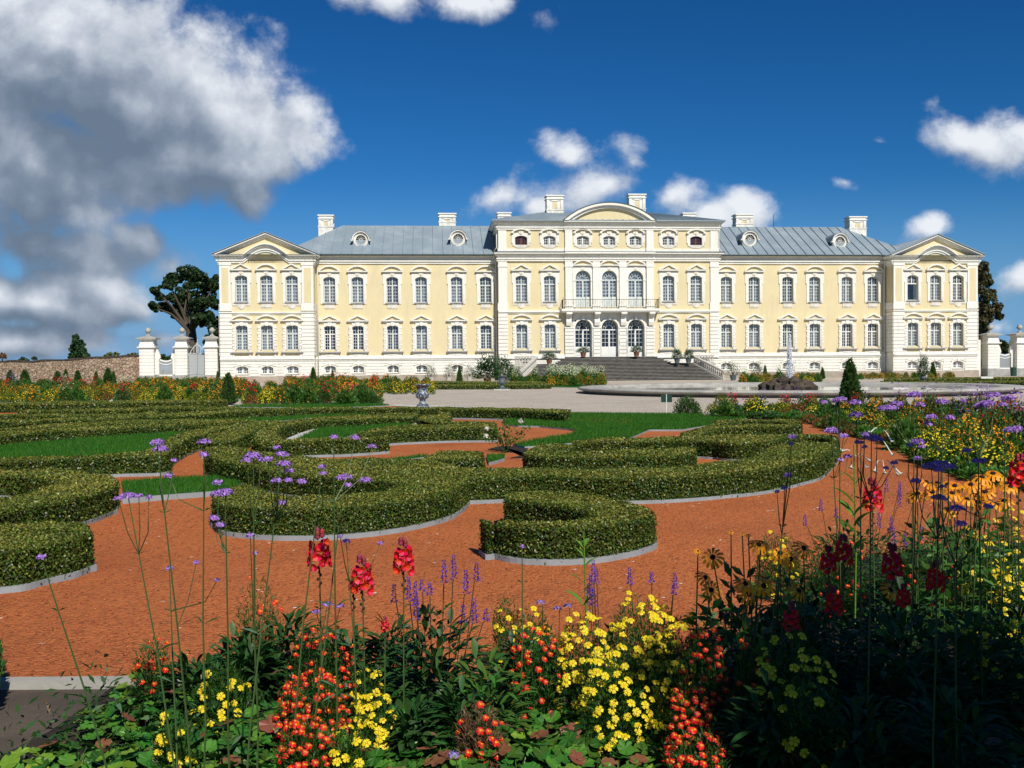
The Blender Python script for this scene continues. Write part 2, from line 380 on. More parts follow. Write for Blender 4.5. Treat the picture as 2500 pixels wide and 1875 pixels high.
# ------------------------------------------------------------------ ground
def conv(s, x0, y0): return lambda X, Y: (x0+X/s, y0+Y/s)
R1 = conv(3.318, 0, 1000); R2 = conv(2.212, 0, 960); R3 = conv(2.765, 600, 960); R4 = conv(2.765, 1400, 960)
R4b = conv(2.765, 1700, 850); R5 = conv(2.765, 0, 950); R6 = conv(2.765, 500, 980); R7 = conv(2.765, 1100, 980)
def cr(P, k=6, closed=False):           # smooth curve through points
    P = np.array(P, float); n = len(P); out = []
    idx = range(n if closed else n-1)
    for i in idx:
        if closed: a, b, c, d = P[(i-1) % n], P[i], P[(i+1) % n], P[(i+2) % n]
        else: a, b, c, d = P[max(i-1, 0)], P[i], P[i+1], P[min(i+2, n-1)]
        for j in range(k):
            t = j/k; out.append(.5*((2*b)+(-a+c)*t+(2*a-5*b+4*c-d)*t*t+(-a+3*b-3*c+d)*t**3))
    if not closed: out.append(P[-1])
    return np.array(out)
def gpoly(f, pts, smooth=False, z=0.0):
    P = [gp(*(f(*p) if f else p), z)[:2] for p in pts]
    return cr(P, 4, True) if smooth else np.array(P)
def sheet(name, poly, z, m): return tag(MB().flat([(p[0], p[1]) for p in poly], z).build(name, m), kind='structure')
sheet('ground', [(-900, -300), (900, -300), (900, 1500), (-900, 1500)], -.03, 'grass_dry')
sheet('gravel_court', [(-62, 24), (-62, 111), (-30, 113.2), (75, 121), (75, 13), (20, 13)], -.012, 'grey_gravel')
RED = [gp(x, y)[:2] for x, y in [(-900, 992), (0, 992), (556, 992), (930, 990), (1100, 999), (1500, 1009), (1640, 1015), (1729, 1020), (1953, 1027), (2011, 1048), (2056, 1063), (2116, 1071), (2174, 1085), (2203, 1100), (2235, 1125), (2264, 1139), (2344, 1165), (2400, 1180), (2700, 1230)]]
RED = [tuple(p) for p in RED]+[(9, 8.5), (9, 5.05), (-12, 5.05)]
sheet('red_gravel', RED, 0, 'red_gravel')
sheet('earth_path', [(-12, 4.98), (12, 4.98), (12, -14), (-12, -14)], -.006, 'path_earth')
BED = np.array([tuple(gp(*p)[:2]) for p in [(285, 1668), (250, 1700), (120, 1790), (-60, 1880)]]+[(-2.4, 2.2), (8, 1.6), (8, 9.1)]+[(4.6, 8.9), (2.9, 8.2), (2.1, 7.0), (1.45, 6.0), (.8, 5.3), (-.2, 5.0), (-1.2, 4.98)])
sheet('flower_bed_soil', BED, .008, 'soil')
RBED = np.array([tuple(gp(*p)[:2]) for p in [(1729, 1020), (1953, 1027), (2011, 1048), (2056, 1063), (2116, 1071), (2174, 1085), (2203, 1100), (2235, 1125), (2264, 1139), (2344, 1165), (2400, 1180), (2700, 1230), (2800, 1050), (2500, 1014), (2300, 1006), (2080, 1001), (1900, 1002), (1760, 1006)]])
sheet('flower_bed_soil', RBED, .006, 'soil')
sheet('flower_bed_soil', gpoly(None, [(1290, 1160-50), (1190, 1098), (1220, 1090), (1290, 1092), (1282, 1118), (1240, 1120)], False), .012, 'soil')
# lawns cut into the parterre
LAWN = [(R2, [(-900, 330), (0, 288), (300, 262), (600, 235), (1020, 205), (1000, 225), (870, 300), (760, 335), (0, 358), (-900, 390)]),
        (R5, [(820, 622), (1100, 603), (1400, 588), (1560, 586), (1660, 625), (1560, 665), (1430, 690), (1100, 714), (900, 733), (838, 738)]),
        (R3, [(290, 330), (330, 322), (490, 240), (800, 215), (1130, 203), (1060, 224), (900, 240), (740, 272), (600, 325)]),
        (R3, [(-500, 192), (0, 176), (400, 154), (850, 142), (830, 150), (400, 168), (250, 186), (0, 186), (-500, 200)]),
        (R7, [(-60, 52), (0, 55), (350, 70), (600, 80), (1000, 81), (1450, 85), (1700, 92), (1760, 110), (2000, 114), (1790, 152), (1560, 190), (1340, 190), (1200, 252), (1000, 262), (700, 292), (500, 305), (420, 290), (620, 252), (800, 225), (872, 197), (800, 185), (600, 166), (450, 163), (375, 155), (352, 107), (0, 91), (-60, 90)]),
        (R2, [(1235, 74), (1300, 66), (2050, 59), (2110, 66), (1800, 78)]), (R3, [(940, 448), (1230, 415), (1200, 432), (1000, 455)]), (R3, [(1625, 415), (1750, 415), (1745, 440), (1640, 468)]),
        (None, [(1054, 950), (1340, 945), (1480, 947), (1480, 942), (1200, 936), (1054, 936)]), (None, [(2150, 947), (2700, 943), (2700, 930), (2150, 932)])]
lawn_polys = []; LZ = [.12, .06, .12, .12, .04, .03, .06, .05, .01, .01]
for i, (f, pts) in enumerate(LAWN):       # the turf lies higher than the gravel and is held by a grey strip
    P = gpoly(f, pts, z=LZ[i]); lawn_polys.append((P, LZ[i])); b = MB(); n = len(P)
    b.flat([tuple(p) for p in P], LZ[i]+.0003*i)
    b.add([(*p, -.01) for p in P]+[(*p, LZ[i]+.0003*i) for p in P], [(k, (k+1) % n, (k+1) % n+n, k+n) for k in range(n)], 1); tag(b.build('lawn', ['grass', 'edging']), kind='structure')
b = MB(); P = gpoly(R5, [(838, 738), (900, 733), (1100, 714), (1430, 690), (1560, 668)], z=.06); Q2 = [p+np.array([0, -.05]) for p in P]
b.add([(*p, .062) for p in P]+[(*p, .062) for p in Q2]+[(*p, -.01) for p in Q2], [(i, i+1, i+6, i+5) for i in range(4)]+[(i+5, i+6, i+11, i+10) for i in range(4)]); tag(b.build('lawn_edging', 'edging'), 'grey edging strip in front of the small lawn between the left hedges', 'edging')
sheet('red_gravel_patch', gpoly(R7, [(700, 117), (1240, 113), (1222, 145), (950, 141)], z=.05), .050, 'red_gravel')
sheet('red_gravel_patch', gpoly(R3, [(700, 80), (750, 79), (765, 95), (700, 97)]), .018, 'red_gravel')
sheet('white_gravel_strip', gpoly(R3, [(255, 322), (320, 322), (420, 276), (500, 240), (470, 236), (360, 270), (290, 300)], z=.13), .13, 'white_gravel')
sheet('white_gravel_strip', gpoly(R3, [(1110, 228), (1165, 224), (1170, 200), (1135, 203)], z=.13), .13, 'white_gravel')
sheet('paving_strip', gpoly(None, [(960, 992), (1180, 1000), (1185, 996), (1040, 989), (960, 988)]), .016, 'bright_stone')
# fountain
FC = np.array([16.6, 59.5, 0]); FR = 12.6
fo = thing('fountain', 'large round stone fountain basin with low water and a single white jet', 'fountain', tuple(FC))
MB().lathe([(FR-.75, 0), (FR-.45, .0), (FR-.42, .10), (FR-.15, .14), (FR+.02, .21), (FR+.05, .28), (FR-.1, .335), (FR-1.1, .34), (FR-1.35, .30), (FR-1.45, .05)], 120).build('basin_rim', 'stone', fo, smooth=True)
MB().lathe([(.01, .33), (FR-1.3, .33)], 60).build('water', 'water', fo) if False else MB().flat([((FR-1.3)*math.cos(2*math.pi*i/80), (FR-1.3)*math.sin(2*math.pi*i/80)) for i in range(80)], .17).build('water', 'water', fo)
MB().lathe([(FR-2.3, .05), (FR-2.35, .24), (FR-2.6, .27), (FR-3.1, .26), (FR-3.2, .05)], 100).build('inner_ledge', 'stone', fo, smooth=True)
b = MB()
for i in range(40):
    a = random.random()*6.28; r = 1.5*math.sqrt(random.random()); s = .22+.3*random.random(); z = .1+.5*(1-r/1.5)
    pts = [np.array((r*math.cos(a), r*math.sin(a), z))+s*np.array((math.cos(t)*math.cos(p_), math.sin(t)*math.cos(p_), math.sin(p_)*.8))*random.uniform(.7, 1.2) for t in (0, 1.26, 2.5, 3.77, 5.0) for p_ in (-.7, .5)]+[np.array((r*math.cos(a), r*math.sin(a), z+s))]
    b.add(pts, [(2*k, (2*k+2) % 10, (2*k+3) % 10, 2*k+1) for k in range(5)]+[(2*k+1, (2*k+3) % 10, 10) for k in range(5)])
b.build('rock_mound', 'rock', fo)
g = np.random.default_rng(3); n = 6500; h = g.uniform(0, 1, n)**.8*3.0; sp = (.05+.19*(1-h/3.0)**1.2)
P = np.stack([g.normal(size=n)*sp*.55, g.normal(size=n)*sp*.55, h+.4], 1); v, f = leaf_geo(P, g.normal(size=(n, 3)), .07, .035, g)
obj('water_jet', npmesh('water_jet', v, f, ['spray']), fo)
n = 450; h = g.uniform(.2, 3.0, n); P = np.stack([g.normal(size=n)*(.3+.22*(3-h)), g.normal(size=n)*.5, h], 1); v, f = leaf_geo(P, g.normal(size=(n, 3)), .035, .02, g); obj('spray', npmesh('spray', v, f, ['spray']), fo)['kind'] = 'stuff'
# kerb of the near path
b = MB(); b.box(-12, -1.2, 4.98, 5.06, -.02, .035); tag(b.build('path_kerb', 'stone'), 'straight grey stone kerb between the red gravel and the earth path', 'kerb')
# ------------------------------------------------------------------ the palace (local x along the front, y into the building)
PO = np.array([11.48, 115.7, 0.0]); PA = rad(4.64)
PE = np.array([math.cos(PA), math.sin(PA), 0]); PN = np.array([-math.sin(PA), math.cos(PA), 0])
def pw(u, v, z=0): return tuple(PO+PE*u+PN*v+np.array([0, 0, z]))
def fp(x, y, v=0.0):       # photo point on the plane v of the palace -> (u, z)
    d = ray(x, y); t = ((PO-CAM)@PN+v)/(d@PN); p = CAM+d*t; return (p-PO)@PE, p[2]
pal = thing('palace', 'long cream and white baroque palace with grey metal roof behind the garden', 'palace', tuple(PO), PA)
VW, VC = 2.0, 0.5                       # planes of the wings and of the middle block (end pavilions stand at 0)

def arch(w, h, r, n=8):                 # left foot, up, over, right foot
    hw = w/2; pts = [(-hw, 0), (-hw, (h-r)*.5), (-hw, h-r)]
    R = (hw*hw+r*r)/(2*r); a = math.asin(min(1, hw/R))
    for i in range(1, n):
        t = -a+2*a*i/n; pts.append((R*math.sin(t), h-R+R*math.cos(t)))
    pts += [(hw, h-r), (hw, (h-r)*.5), (hw, 0)]; return pts
def seg_curve(w, r, n=10):
    hw = w/2; R = (hw*hw+r*r)/(2*r); a = math.asin(hw/R); return [(R*math.sin(-a+2*a*i/n), -R+r+R*math.cos(-a+2*a*i/n)) for i in range(n+1)]
def reveal(b, w, h, r, d0, d1, m):      # lining of the opening from y=d0 to d1
    a = arch(w, h, r); n = len(a)
    b.add([(x, d0, z) for x, z in a]+[(x, d1, z) for x, z in a], [(i, i+1, i+1+n, i+n) for i in range(n-1)], m)
def plate(b, w, h, r, side, top, bot, y0, y1, m, n=8):     # flat surround with an arched hole
    a = arch(w, h, r, n); W = w/2+side; H = h+top; out = []
    k = len(a)
    for i, (x, z) in enumerate(a):
        if i < 2: out.append((-W, z if i else -0.0))
        elif i == 2: out.append((-W, z))
        elif i >= k-2: out.append((W, z))
        elif i == k-3: out.append((W, z))
        else: out.append((x/(w/2)*W, H))
    out[3] = (-W*.92, H); out[k-4] = (W*.92, H)
    for i in range(k-1): b.prism([a[i], a[i+1], out[i+1], out[i]], y0, y1, m)
    b.prism([(-W, H), (-W, out[2][1]), out[3]], y0, y1, m) ; b.prism([(W, H), out[k-4], (W, out[k-3][1])], y0, y1, m)
    if bot: b.box(-W, W, y0, y1, -bot, 0, m)
def tri_hood(b, w, z, h, m, my, proj=.32):
    b.box(-w/2, w/2, -proj, 0, z, z+.13, m)
    x = w/2; t = .15
    b.prism([(-x, z+.13), (0, z+h), (0, z+h-t), (-x+.3, z+.13)], -proj-.03, 0, m)
    b.prism([(x, z+.13), (x-.3, z+.13), (0, z+h-t), (0, z+h)], -proj-.03, 0, m)
    b.prism([(-x+.3, z+.13), (0, z+h-t), (x-.3, z+.13)], -.09, 0, my)
    b.prism([(-x*.62, z+.19), (0, z+h-t-.12), (x*.62, z+.19)], -.12, -.09, m)
    b.prism([(-x*.5, z+.215), (0, z+h-t-.17), (x*.5, z+.215)], -.135, -.12, my)
    b.box(-w/2+.08, w/2-.08, -proj*.55, 0, z-.09, z, m)
def seg_hood(b, w, z, h, m, my, proj=.32):
    b.box(-w/2, w/2, -proj, 0, z, z+.12, m)
    o = [(x, y*(h-.12)/(h-.12)+z+.12) for x, y in seg_curve(w, h-.12)]
    i = [(x, y+z+.12) for x, y in seg_curve(w-.34, h-.30)]
    b.strip(i, o, -proj-.03, 0, m)
    b.prism(i, -.09, 0, my)
    b.box(-w/2+.08, w/2-.08, -proj*.55, 0, z-.09, z, m)
def frame_mesh(w, h, r, depth, transom, cols=4, rows_lo=5, rows_up=2, panel=0.0, fan=False):
    b = MB(); y0, y1 = depth-.07, depth+.03; a = arch(w, h, r); ai = [(x*(1-.13/w), .05 if z == 0 else z-.055) for x, z in a]
    b.strip(ai, a, y0, y1); b.box(-w/2, w/2, y0, y1, 0, .08)
    b.box(-.055, .055, y0-.02, y1, .08, (h-.06 if not fan else transom))
    if transom: b.box(-w/2+.05, w/2-.05, y0-.035, y1, transom-.06, transom+.07)
    hw = w/2-.06
    for c in range(1, cols):
        if c*2 == cols: continue
        x = -hw+2*hw*c/cols; top = h-r*(abs(x)/hw)**2-.05
        b.box(x-.018, x+.018, y0+.02, y1-.02, max(.08, panel), (top if not fan else transom))
    for side in (-1, 1):                              # stiles of the two leaves
        xs = sorted((side*.055, side*.095)); b.box(xs[0], xs[1], y0+.005, y1-.01, .08, transom or h-.1)
        xs = sorted((side*hw, side*(hw-.04))); b.box(xs[0], xs[1], y0+.005, y1-.01, .08, transom or h-r-.03)
    zt = transom or h-r*.3; lo0 = max(.08, panel)
    for i in range(1, rows_lo): z = lo0+(zt-lo0)*i/rows_lo; b.box(-hw, hw, y0+.02, y1-.02, z-.018, z+.018)
    if transom and not fan:
        for i in range(1, rows_up): z = zt+(h-r*.5-zt)*i/rows_up; b.box(-hw, hw, y0+.02, y1-.02, z-.018, z+.018)
    if panel: 
        b.box(-hw, hw, y0+.015, y1, .08, panel)
        for s_ in (-1, 1): b.box(min(s_*.14, s_*(hw-.1)), max(s_*.14, s_*(hw-.1)), y0-.005, y0+.02, .2, panel-.12)
    if fan:
        for k in range(1, 6):
            t = math.pi*k/6; R0, R1 = .22*w, w/2-.05
            p0 = (R0*math.cos(t), transom+.05+R0*math.sin(t)); rr = (h-transom-.05); p1 = (R1*math.cos(t), transom+rr*math.sin(t)*.97)
            dx, dz = -math.sin(t)*.02, math.cos(t)*.02
            b.prism([(p0[0]-dx, p0[1]-dz), (p1[0]-dx, p1[1]-dz), (p1[0]+dx, p1[1]+dz), (p0[0]+dx, p0[1]+dz)], y0+.02, y1-.02)
        for R in (.22*w, .36*w):
            pts = [(R*math.cos(math.pi*k/10), transom+.04+R*math.sin(math.pi*k/10)*(h-transom)/(w/2)) for k in range(11)]
            pt2 = [((R+.03)*math.cos(math.pi*k/10), transom+.04+(R+.03)*math.sin(math.pi*k/10)*(h-transom)/(w/2)) for k in range(11)]
            b.strip(pts, pt2, y0+.02, y1-.02)
    return b
def pane_mesh(w, h, r, y):
    a = arch(w-.04, h-.02, r); b = MB(); b.add([(x, y, z) for x, z in a], [tuple(range(len(a)))]); return b
def curtain_mesh(w, h, y, gap=0.0):
    b = MB(); n = 36; xs = [(-w/2-.05)+(w+.1)*i/n for i in range(n+1)]
    for i in range(n):
        x0, x1 = xs[i], xs[i+1]
        for (za, zb, g0, g1) in ((0, h*.5, gap*.6, gap), (h*.5, h+.05, gap, gap*.15)):
            if abs((x0+x1)/2) < min(g0, g1): continue
            y0 = y+.035*math.sin(i*1.3)+.02*math.sin(i*2.9); y1 = y+.035*math.sin((i+1)*1.3)+.02*math.sin((i+1)*2.9)
            b.add([(x0, y0, za), (x1, y1, za), (x1, y1, zb), (x0, y0, zb)], [(0, 1, 2, 3)])
    return b
WM = ['white', 'yellow', 'grey_stone']
def ears(b, w, h, s):
    for q in (-1, 1):
        x = q*(w/2+s); b.box(min(x, x+q*.1), max(x, x+q*.1), -.08, 0, h-.75, h+.3, 0)
        b.box(min(x-q*.02, x+q*.1), max(x-q*.02, x+q*.1), -.12, 0, h-.85, h-.75, 0)
def cartouche(b, z):
    b.lathe([(.02, -.02), (.17, -.02), (.17, .05), (.02, .05)], 10, (0, 0, 0), 0) if False else None
    pts = [(.16*math.cos(2*math.pi*i/12)*(1.15 if i % 2 else 1), z+.19*math.sin(2*math.pi*i/12)) for i in range(12)]
    b.prism(pts, -.16, -.07, 0); pts = [(.09*math.cos(2*math.pi*i/10), z+.11*math.sin(2*math.pi*i/10)) for i in range(10)]; b.prism(pts, -.19, -.16, 1)
    b.prism([(-.3, z+.12), (-.14, z+.2), (-.14, z-.1), (-.24, z-.05)], -.13, -.07, 0); b.prism([(.3, z+.12), (.14, z+.2), (.14, z-.1), (.24, z-.05)], -.13, -.07, 0)
def win_upper(hood, apron):
    b = MB(); w, h, r = 1.35, 3.0, .24
    plate(b, w, h, r, .33, .38, .16, -.08, 0, 0); reveal(b, w, h, r, -.08, .42, 1)
    ears(b, w, h, .33); cartouche(b, h+.3)
    b.box(-w/2-.12, w/2+.12, -.2, .3, -.09, .0, 2)
    (tri_hood if hood == 'tri' else seg_hood)(b, 2.42, h+.55, .78, 0, 1)
    if apron == 'round':
        pts = [(.42*math.cos(math.pi+math.pi*i/12), -.36+.42*math.sin(math.pi+math.pi*i/12)) for i in range(13)]
        b.prism([(-.42, -.16)]+pts+[(.42, -.16)], -.07, 0, 0)
        for s_ in (-1, 1):
            x = s_*.72; b.box(x-.26, x+.26, -.06, 0, -.36, -.16, 0)
            for k in range(4): q = x-.2+.13*k; b.box(q-.03, q+.03, -.06, 0, -.47, -.36, 0)
    else:
        b.box(-.55, .55, -.06, 0, -.55, -.16, 0); b.box(-.6, .6, -.08, 0, -.6, -.55, 0)
        for k in range(7): q = -.48+.16*k; b.box(q-.035, q+.035, -.06, 0, -.75, -.6, 0)
    return b
def win_ground(hood, panel=True):
    b = MB(); w, h, r = 1.3, 2.8, .16
    plate(b, w, h, r, .13, .12, .0, -.10, 0, 0); reveal(b, w, h, r, -.10, .42, 1)
    for s_ in (-1, 1):                          # grooved blocks beside the opening
        z = -.2; k = 0
        while z < h-.2:
            x0 = w/2+.13; x1 = w/2+(.42 if k % 2 == 0 else .36); b.box(min(s_*x0, s_*x1), max(s_*x0, s_*x1), -.13, 0, z, z+.29, 0); z += .33; k += 1
    for x in (-.62, -.36, .36, .62):            # voussoirs
        b.prism([(x*.8-.11, h+.02-.06*abs(x)), (x*.8+.11, h+.02-.06*abs(x)), (x+.12+.0*x, h+.36), (x-.12, h+.36)], -.13, 0, 0)
    b.prism([(-.15, h-.05), (.15, h-.05), (.24, h+.42), (-.24, h+.42)], -.2, 0, 0)
    b.box(-1.08, 1.08, -.09, 0, h+.33, h+.44, 0)
    (tri_hood if hood == 'tri' else seg_hood)(b, 2.5, h+.48, .74 if hood == 'tri' else .72, 0, 1)
    b.box(-1.24, 1.24, -.34, 0, -.32, -.2, 2)
    if panel:
        b.box(-1.0, 1.0, -.08, 0, -.86, -.33, 0); b.box(-.52, .52, -.12, -.08, -.72, -.42, 0)
    else:
        for s_ in (-1, 1): b.box(s_*.92-.12, s_*.92+.12, -.12, 0, -.86, -.33, 0)
    return b
def win_base():
    b = MB(); w, h, r = 1.3, .88, .22
    a = arch(w, h, r); reveal(b, w, h, r, -.03, .42, 0)
    o = [(x*1.26, (z+.2) if z > .1 else 0) for x, z in a]; b.strip(a, o, -.05, 0, 0)
    o2 = [(x*1.26, z+.15) for x, z in a[2:-2]]; o3 = [(x*1.5, z+.36-.2*abs(x)) for x, z in a[2:-2]]; b.strip(o2, o3, -.11, 0, 0)
    b.prism([(-.1, h-.02), (.1, h-.02), (.14, h+.42), (-.14, h+.42)], -.16, 0, 0)
    for s_ in (-1, 1): b.box(min(s_*.99, s_*.82), max(s_*.99, s_*.82), -.1, 0, -.3, h*.62, 0)
    b.box(-.75, .75, -.1, .3, -.07, 0, 0); return b
def win_attic():
    b = MB(); w, h, r = 1.4, 1.06, .22
    plate(b, w, h, r, .3, .3, .1, -.08, 0, 0); reveal(b, w, h, r, -.08, .3, 1); b.prism([(-.9, -.1), (.9, -.1), (.45, -.34), (-.45, -.34)], -.07, 0, 0)
    ears(b, w, h, .3); 
    o = [(x, y+h+.42) for x, y in seg_curve(2.3, .42)]; i = [(x, y+h+.28) for x, y in seg_curve(2.15, .42)]; b.strip(i, o, -.3, 0, 0)
    for s_ in (-1, 1): b.box(min(s_*1.15, s_*.85), max(s_*1.15, s_*.85), -.3, 0, h+.28, h+.42, 0)
    cartouche(b, h+.33); return b
def door_upper():
    b = MB(); w, h, r = 1.78, 4.3, .88
    plate(b, w, h, r, .28, .35, 0, -.1, 0, 0, 14); reveal(b, w, h, r, -.1, .35, 1)
    for s_ in (-1, 1): b.box(min(s_*.86, s_*1.22), max(s_*.86, s_*1.22), -.16, 0, 3.1, 3.28, 0)
    cartouche(b, h+.2); seg_hood(b, 2.42, h+.55, .72, 0, 1); return b
def door_lower():
    b = MB(); w, h, r = 1.95, 4.35, .95
    a = arch(w, h, r, 14); reveal(b, w, h, r, -.2, .5, 1)
    o = [(x*1.18, z+.16 if z > h-r else z) for x, z in a]; b.strip(a, o, -.26, .0, 0)
    b.prism([(-.14, h-.03), (.14, h-.03), (.2, h+.4), (-.2, h+.4)], -.34, 0, 0)
    return b
PR = {}
def proto(key, sur, frame, fmat, pane, curt, cm='curtain'): PR[key] = (sur.data('window', WM), frame.data('frame', [fmat]), pane.data('pane', ['pane']), curt.data('curtain', [cm]) if curt else None)
fu = frame_mesh(1.35, 3.0, .24, .36, 2.0); pu = pane_mesh(1.35, 3.0, .24, .37)
fg = frame_mesh(1.3, 2.8, .16, .36, 1.82); pg = pane_mesh(1.3, 2.8, .16, .37)
fb = frame_mesh(1.3, .88, .22, .34, 0, 6, 3); pb = pane_mesh(1.3, .88, .22, .35)
fa = frame_mesh(1.4, 1.06, .22, .25, 0, 6, 3); pa_ = pane_mesh(1.4, 1.06, .22, .26)
for hood in ('tri', 'seg'):
    for ap in ('round', 'rect'):
        for cu in (0, 1, 2): proto(('u', hood, ap, cu), win_upper(hood, ap), fu, 'frame_grey', pu, curtain_mesh(1.35, 3.0, .5, (.2, .0, .32)[cu]), 'curtain_dim' if cu == 2 else 'curtain')
    proto(('g', hood, 1), win_ground(hood), fg, 'frame_grey', pg, curtain_mesh(1.3, 2.8, .5, .22))
    proto(('g', hood, 2), win_ground(hood), fg, 'frame_grey', pg, curtain_mesh(1.3, 2.8, .5, .1), 'curtain_dim')
    proto(('g', hood, 0), win_ground(hood), fg, 'frame_white', pg, None)
    proto(('gp', hood, 1), win_ground(hood, False), fg, 'frame_grey', pg, curtain_mesh(1.3, 2.8, .5, .16))
proto(('u0',), win_upper('tri', 'round'), fu, 'frame_white', pu, None)
fo_ = MB(); a_ = arch(1.35, 3.0, .24); ai_ = [(x*(1-.13/1.35), .05 if z == 0 else z-.055) for x, z in a_]; fo_.strip(ai_, a_, .29, .39); fo_.box(-.675, .675, .29, .39, 0, .08); fo_.box(-.63, .63, .255, .39, 1.94, 2.07); fo_.box(-.055, .055, .27, .39, 2.0, 2.94)
for x_ in (-.31, .31): fo_.box(x_-.018, x_+.018, .31, .37, 2.0, 2.88)
fo_.box(-.6, .6, .31, .37, 2.42, 2.456)
for sd in (-1, 1):                       # the two lower leaves stand open inwards
    fo_.box(min(sd*.55, sd*.6), max(sd*.55, sd*.6), .4, 1.0, .1, 1.94)
proto(('open',), win_upper('tri', 'round'), fo_, 'frame_white', pu, None)
proto(('b', 0), win_base(), fb, 'frame_white', pb, None); proto(('b', 1), win_base(), fb, 'frame_white', pb, curtain_mesh(1.3, .88, .5))
proto(('a', 0), win_attic(), fa, 'frame_white', pa_, None); proto(('a', 1), win_attic(), fa, 'brown_shutter', pa_, None)
fd = frame_mesh(1.78, 4.3, .88, .3, 3.2, 4, 5, 1, 1.25, True); fd2 = frame_mesh(1.95, 4.35, .95, .45, 3.15, 4, 4, 1, 1.2, True)
proto(('du',), door_upper(), fd, 'frame_grey', pane_mesh(1.78, 4.3, .88, .31), curtain_mesh(1.78, 4.2, .5, .1))
proto(('dl',), door_lower(), fd2, 'frame_white', pane_mesh(1.95, 4.35, .95, .46), None)
def window(key, u, v, z, name='window', open_leaf=False):
    sm, fm, pm, cm = PR[key]; wdo = obj(name, sm, pal, (u, v, z)); obj('frame', fm, wdo); obj('pane', pm, wdo)
    if cm: obj('curtain', cm, wdo)
    return wdo
def wall(b, u0, u1, z0, z1, v, holes, m):       # holes: (u0,u1,z0,z1)
    us = sorted({u0, u1, *[h[0] for h in holes], *[h[1] for h in holes]}); zs = sorted({z0, z1, *[h[2] for h in holes], *[h[3] for h in holes]})
    for i in range(len(us)-1):
        for j in range(len(zs)-1):
            cu, cz = (us[i]+us[i+1])/2, (zs[j]+zs[j+1])/2
            if any(h[0] < cu < h[1] and h[2] < cz < h[3] for h in holes): continue
            b.add([(us[i], v, zs[j]), (us[i+1], v, zs[j]), (us[i+1], v, zs[j+1]), (us[i], v, zs[j+1])], [(0, 1, 2, 3)], m)
def courses(b, u0, u1, z0, z1, v, skip, n, m, proj=.07, gap=.045):   # grooved masonry courses that stop at the openings
    hh = (z1-z0)/n
    for k in range(n):
        za, zb = z0+k*hh+gap/2, z0+(k+1)*hh-gap/2; segs = [(u0, u1)]
        for s in skip:
            if s[2] < zb and s[3] > za:
                new = []
                for a, c in segs:
                    if s[0] >= c or s[1] <= a: new.append((a, c))
                    else:
                        if s[0] > a: new.append((a, s[0]))
                        if s[1] < c: new.append((s[1], c))
                segs = new
        for a, c in segs:
            if c-a > .02: b.box(a, c, v-proj, v, za, zb, m)
LPW = [42.03, 39.24, 36.42]; LWW = [32.42, 29.2, 25.2, 21.88, 17.75, 14.37]; CW = [-10.3, -7.0]; CD = [-3.1, 0, 3.1]
GZ, UZ, BZ = 3.68, 9.12, 1.0
yw = MB(); ww = MB(); pb0 = MB()          # yellow render, white masonry and mouldings, granite plinth
def block(u0, u1, v, wins, zt):
    hs = [(x-.66, x+.66, GZ, GZ+2.78) for x in wins]+[(x-.68, x+.68, UZ, UZ+2.98) for x in wins]
    wall(yw, u0, u1, 2.9, zt, v, hs, 0)
    hb = [(x-.65, x+.65, BZ, BZ+.86) for x in wins]
    wall(ww, u0, u1, .0, 2.9, v, hb, 0)
    courses(ww, u0, u1, .72, 2.45, v, [(x-.98, x+.98, BZ-.3, BZ+1.0) for x in wins], 5, 0)
    ww.box(u0, u1, v-.16, v, 2.45, 2.62, 0); ww.box(u0, u1, v-.26, v, 2.62, 2.74, 0); ww.box(u0, u1, v-.09, v, 2.74, 3.02, 0)
    pb0.box(u0, u1, v-.14, v, -.3, .72)
def side(b, u, v0, v1, z0, z1, m, s): b.add([(u, v0, z0), (u, v1, z0), (u, v1, z1), (u, v0, z1)], [(0, 1, 2, 3)], m)
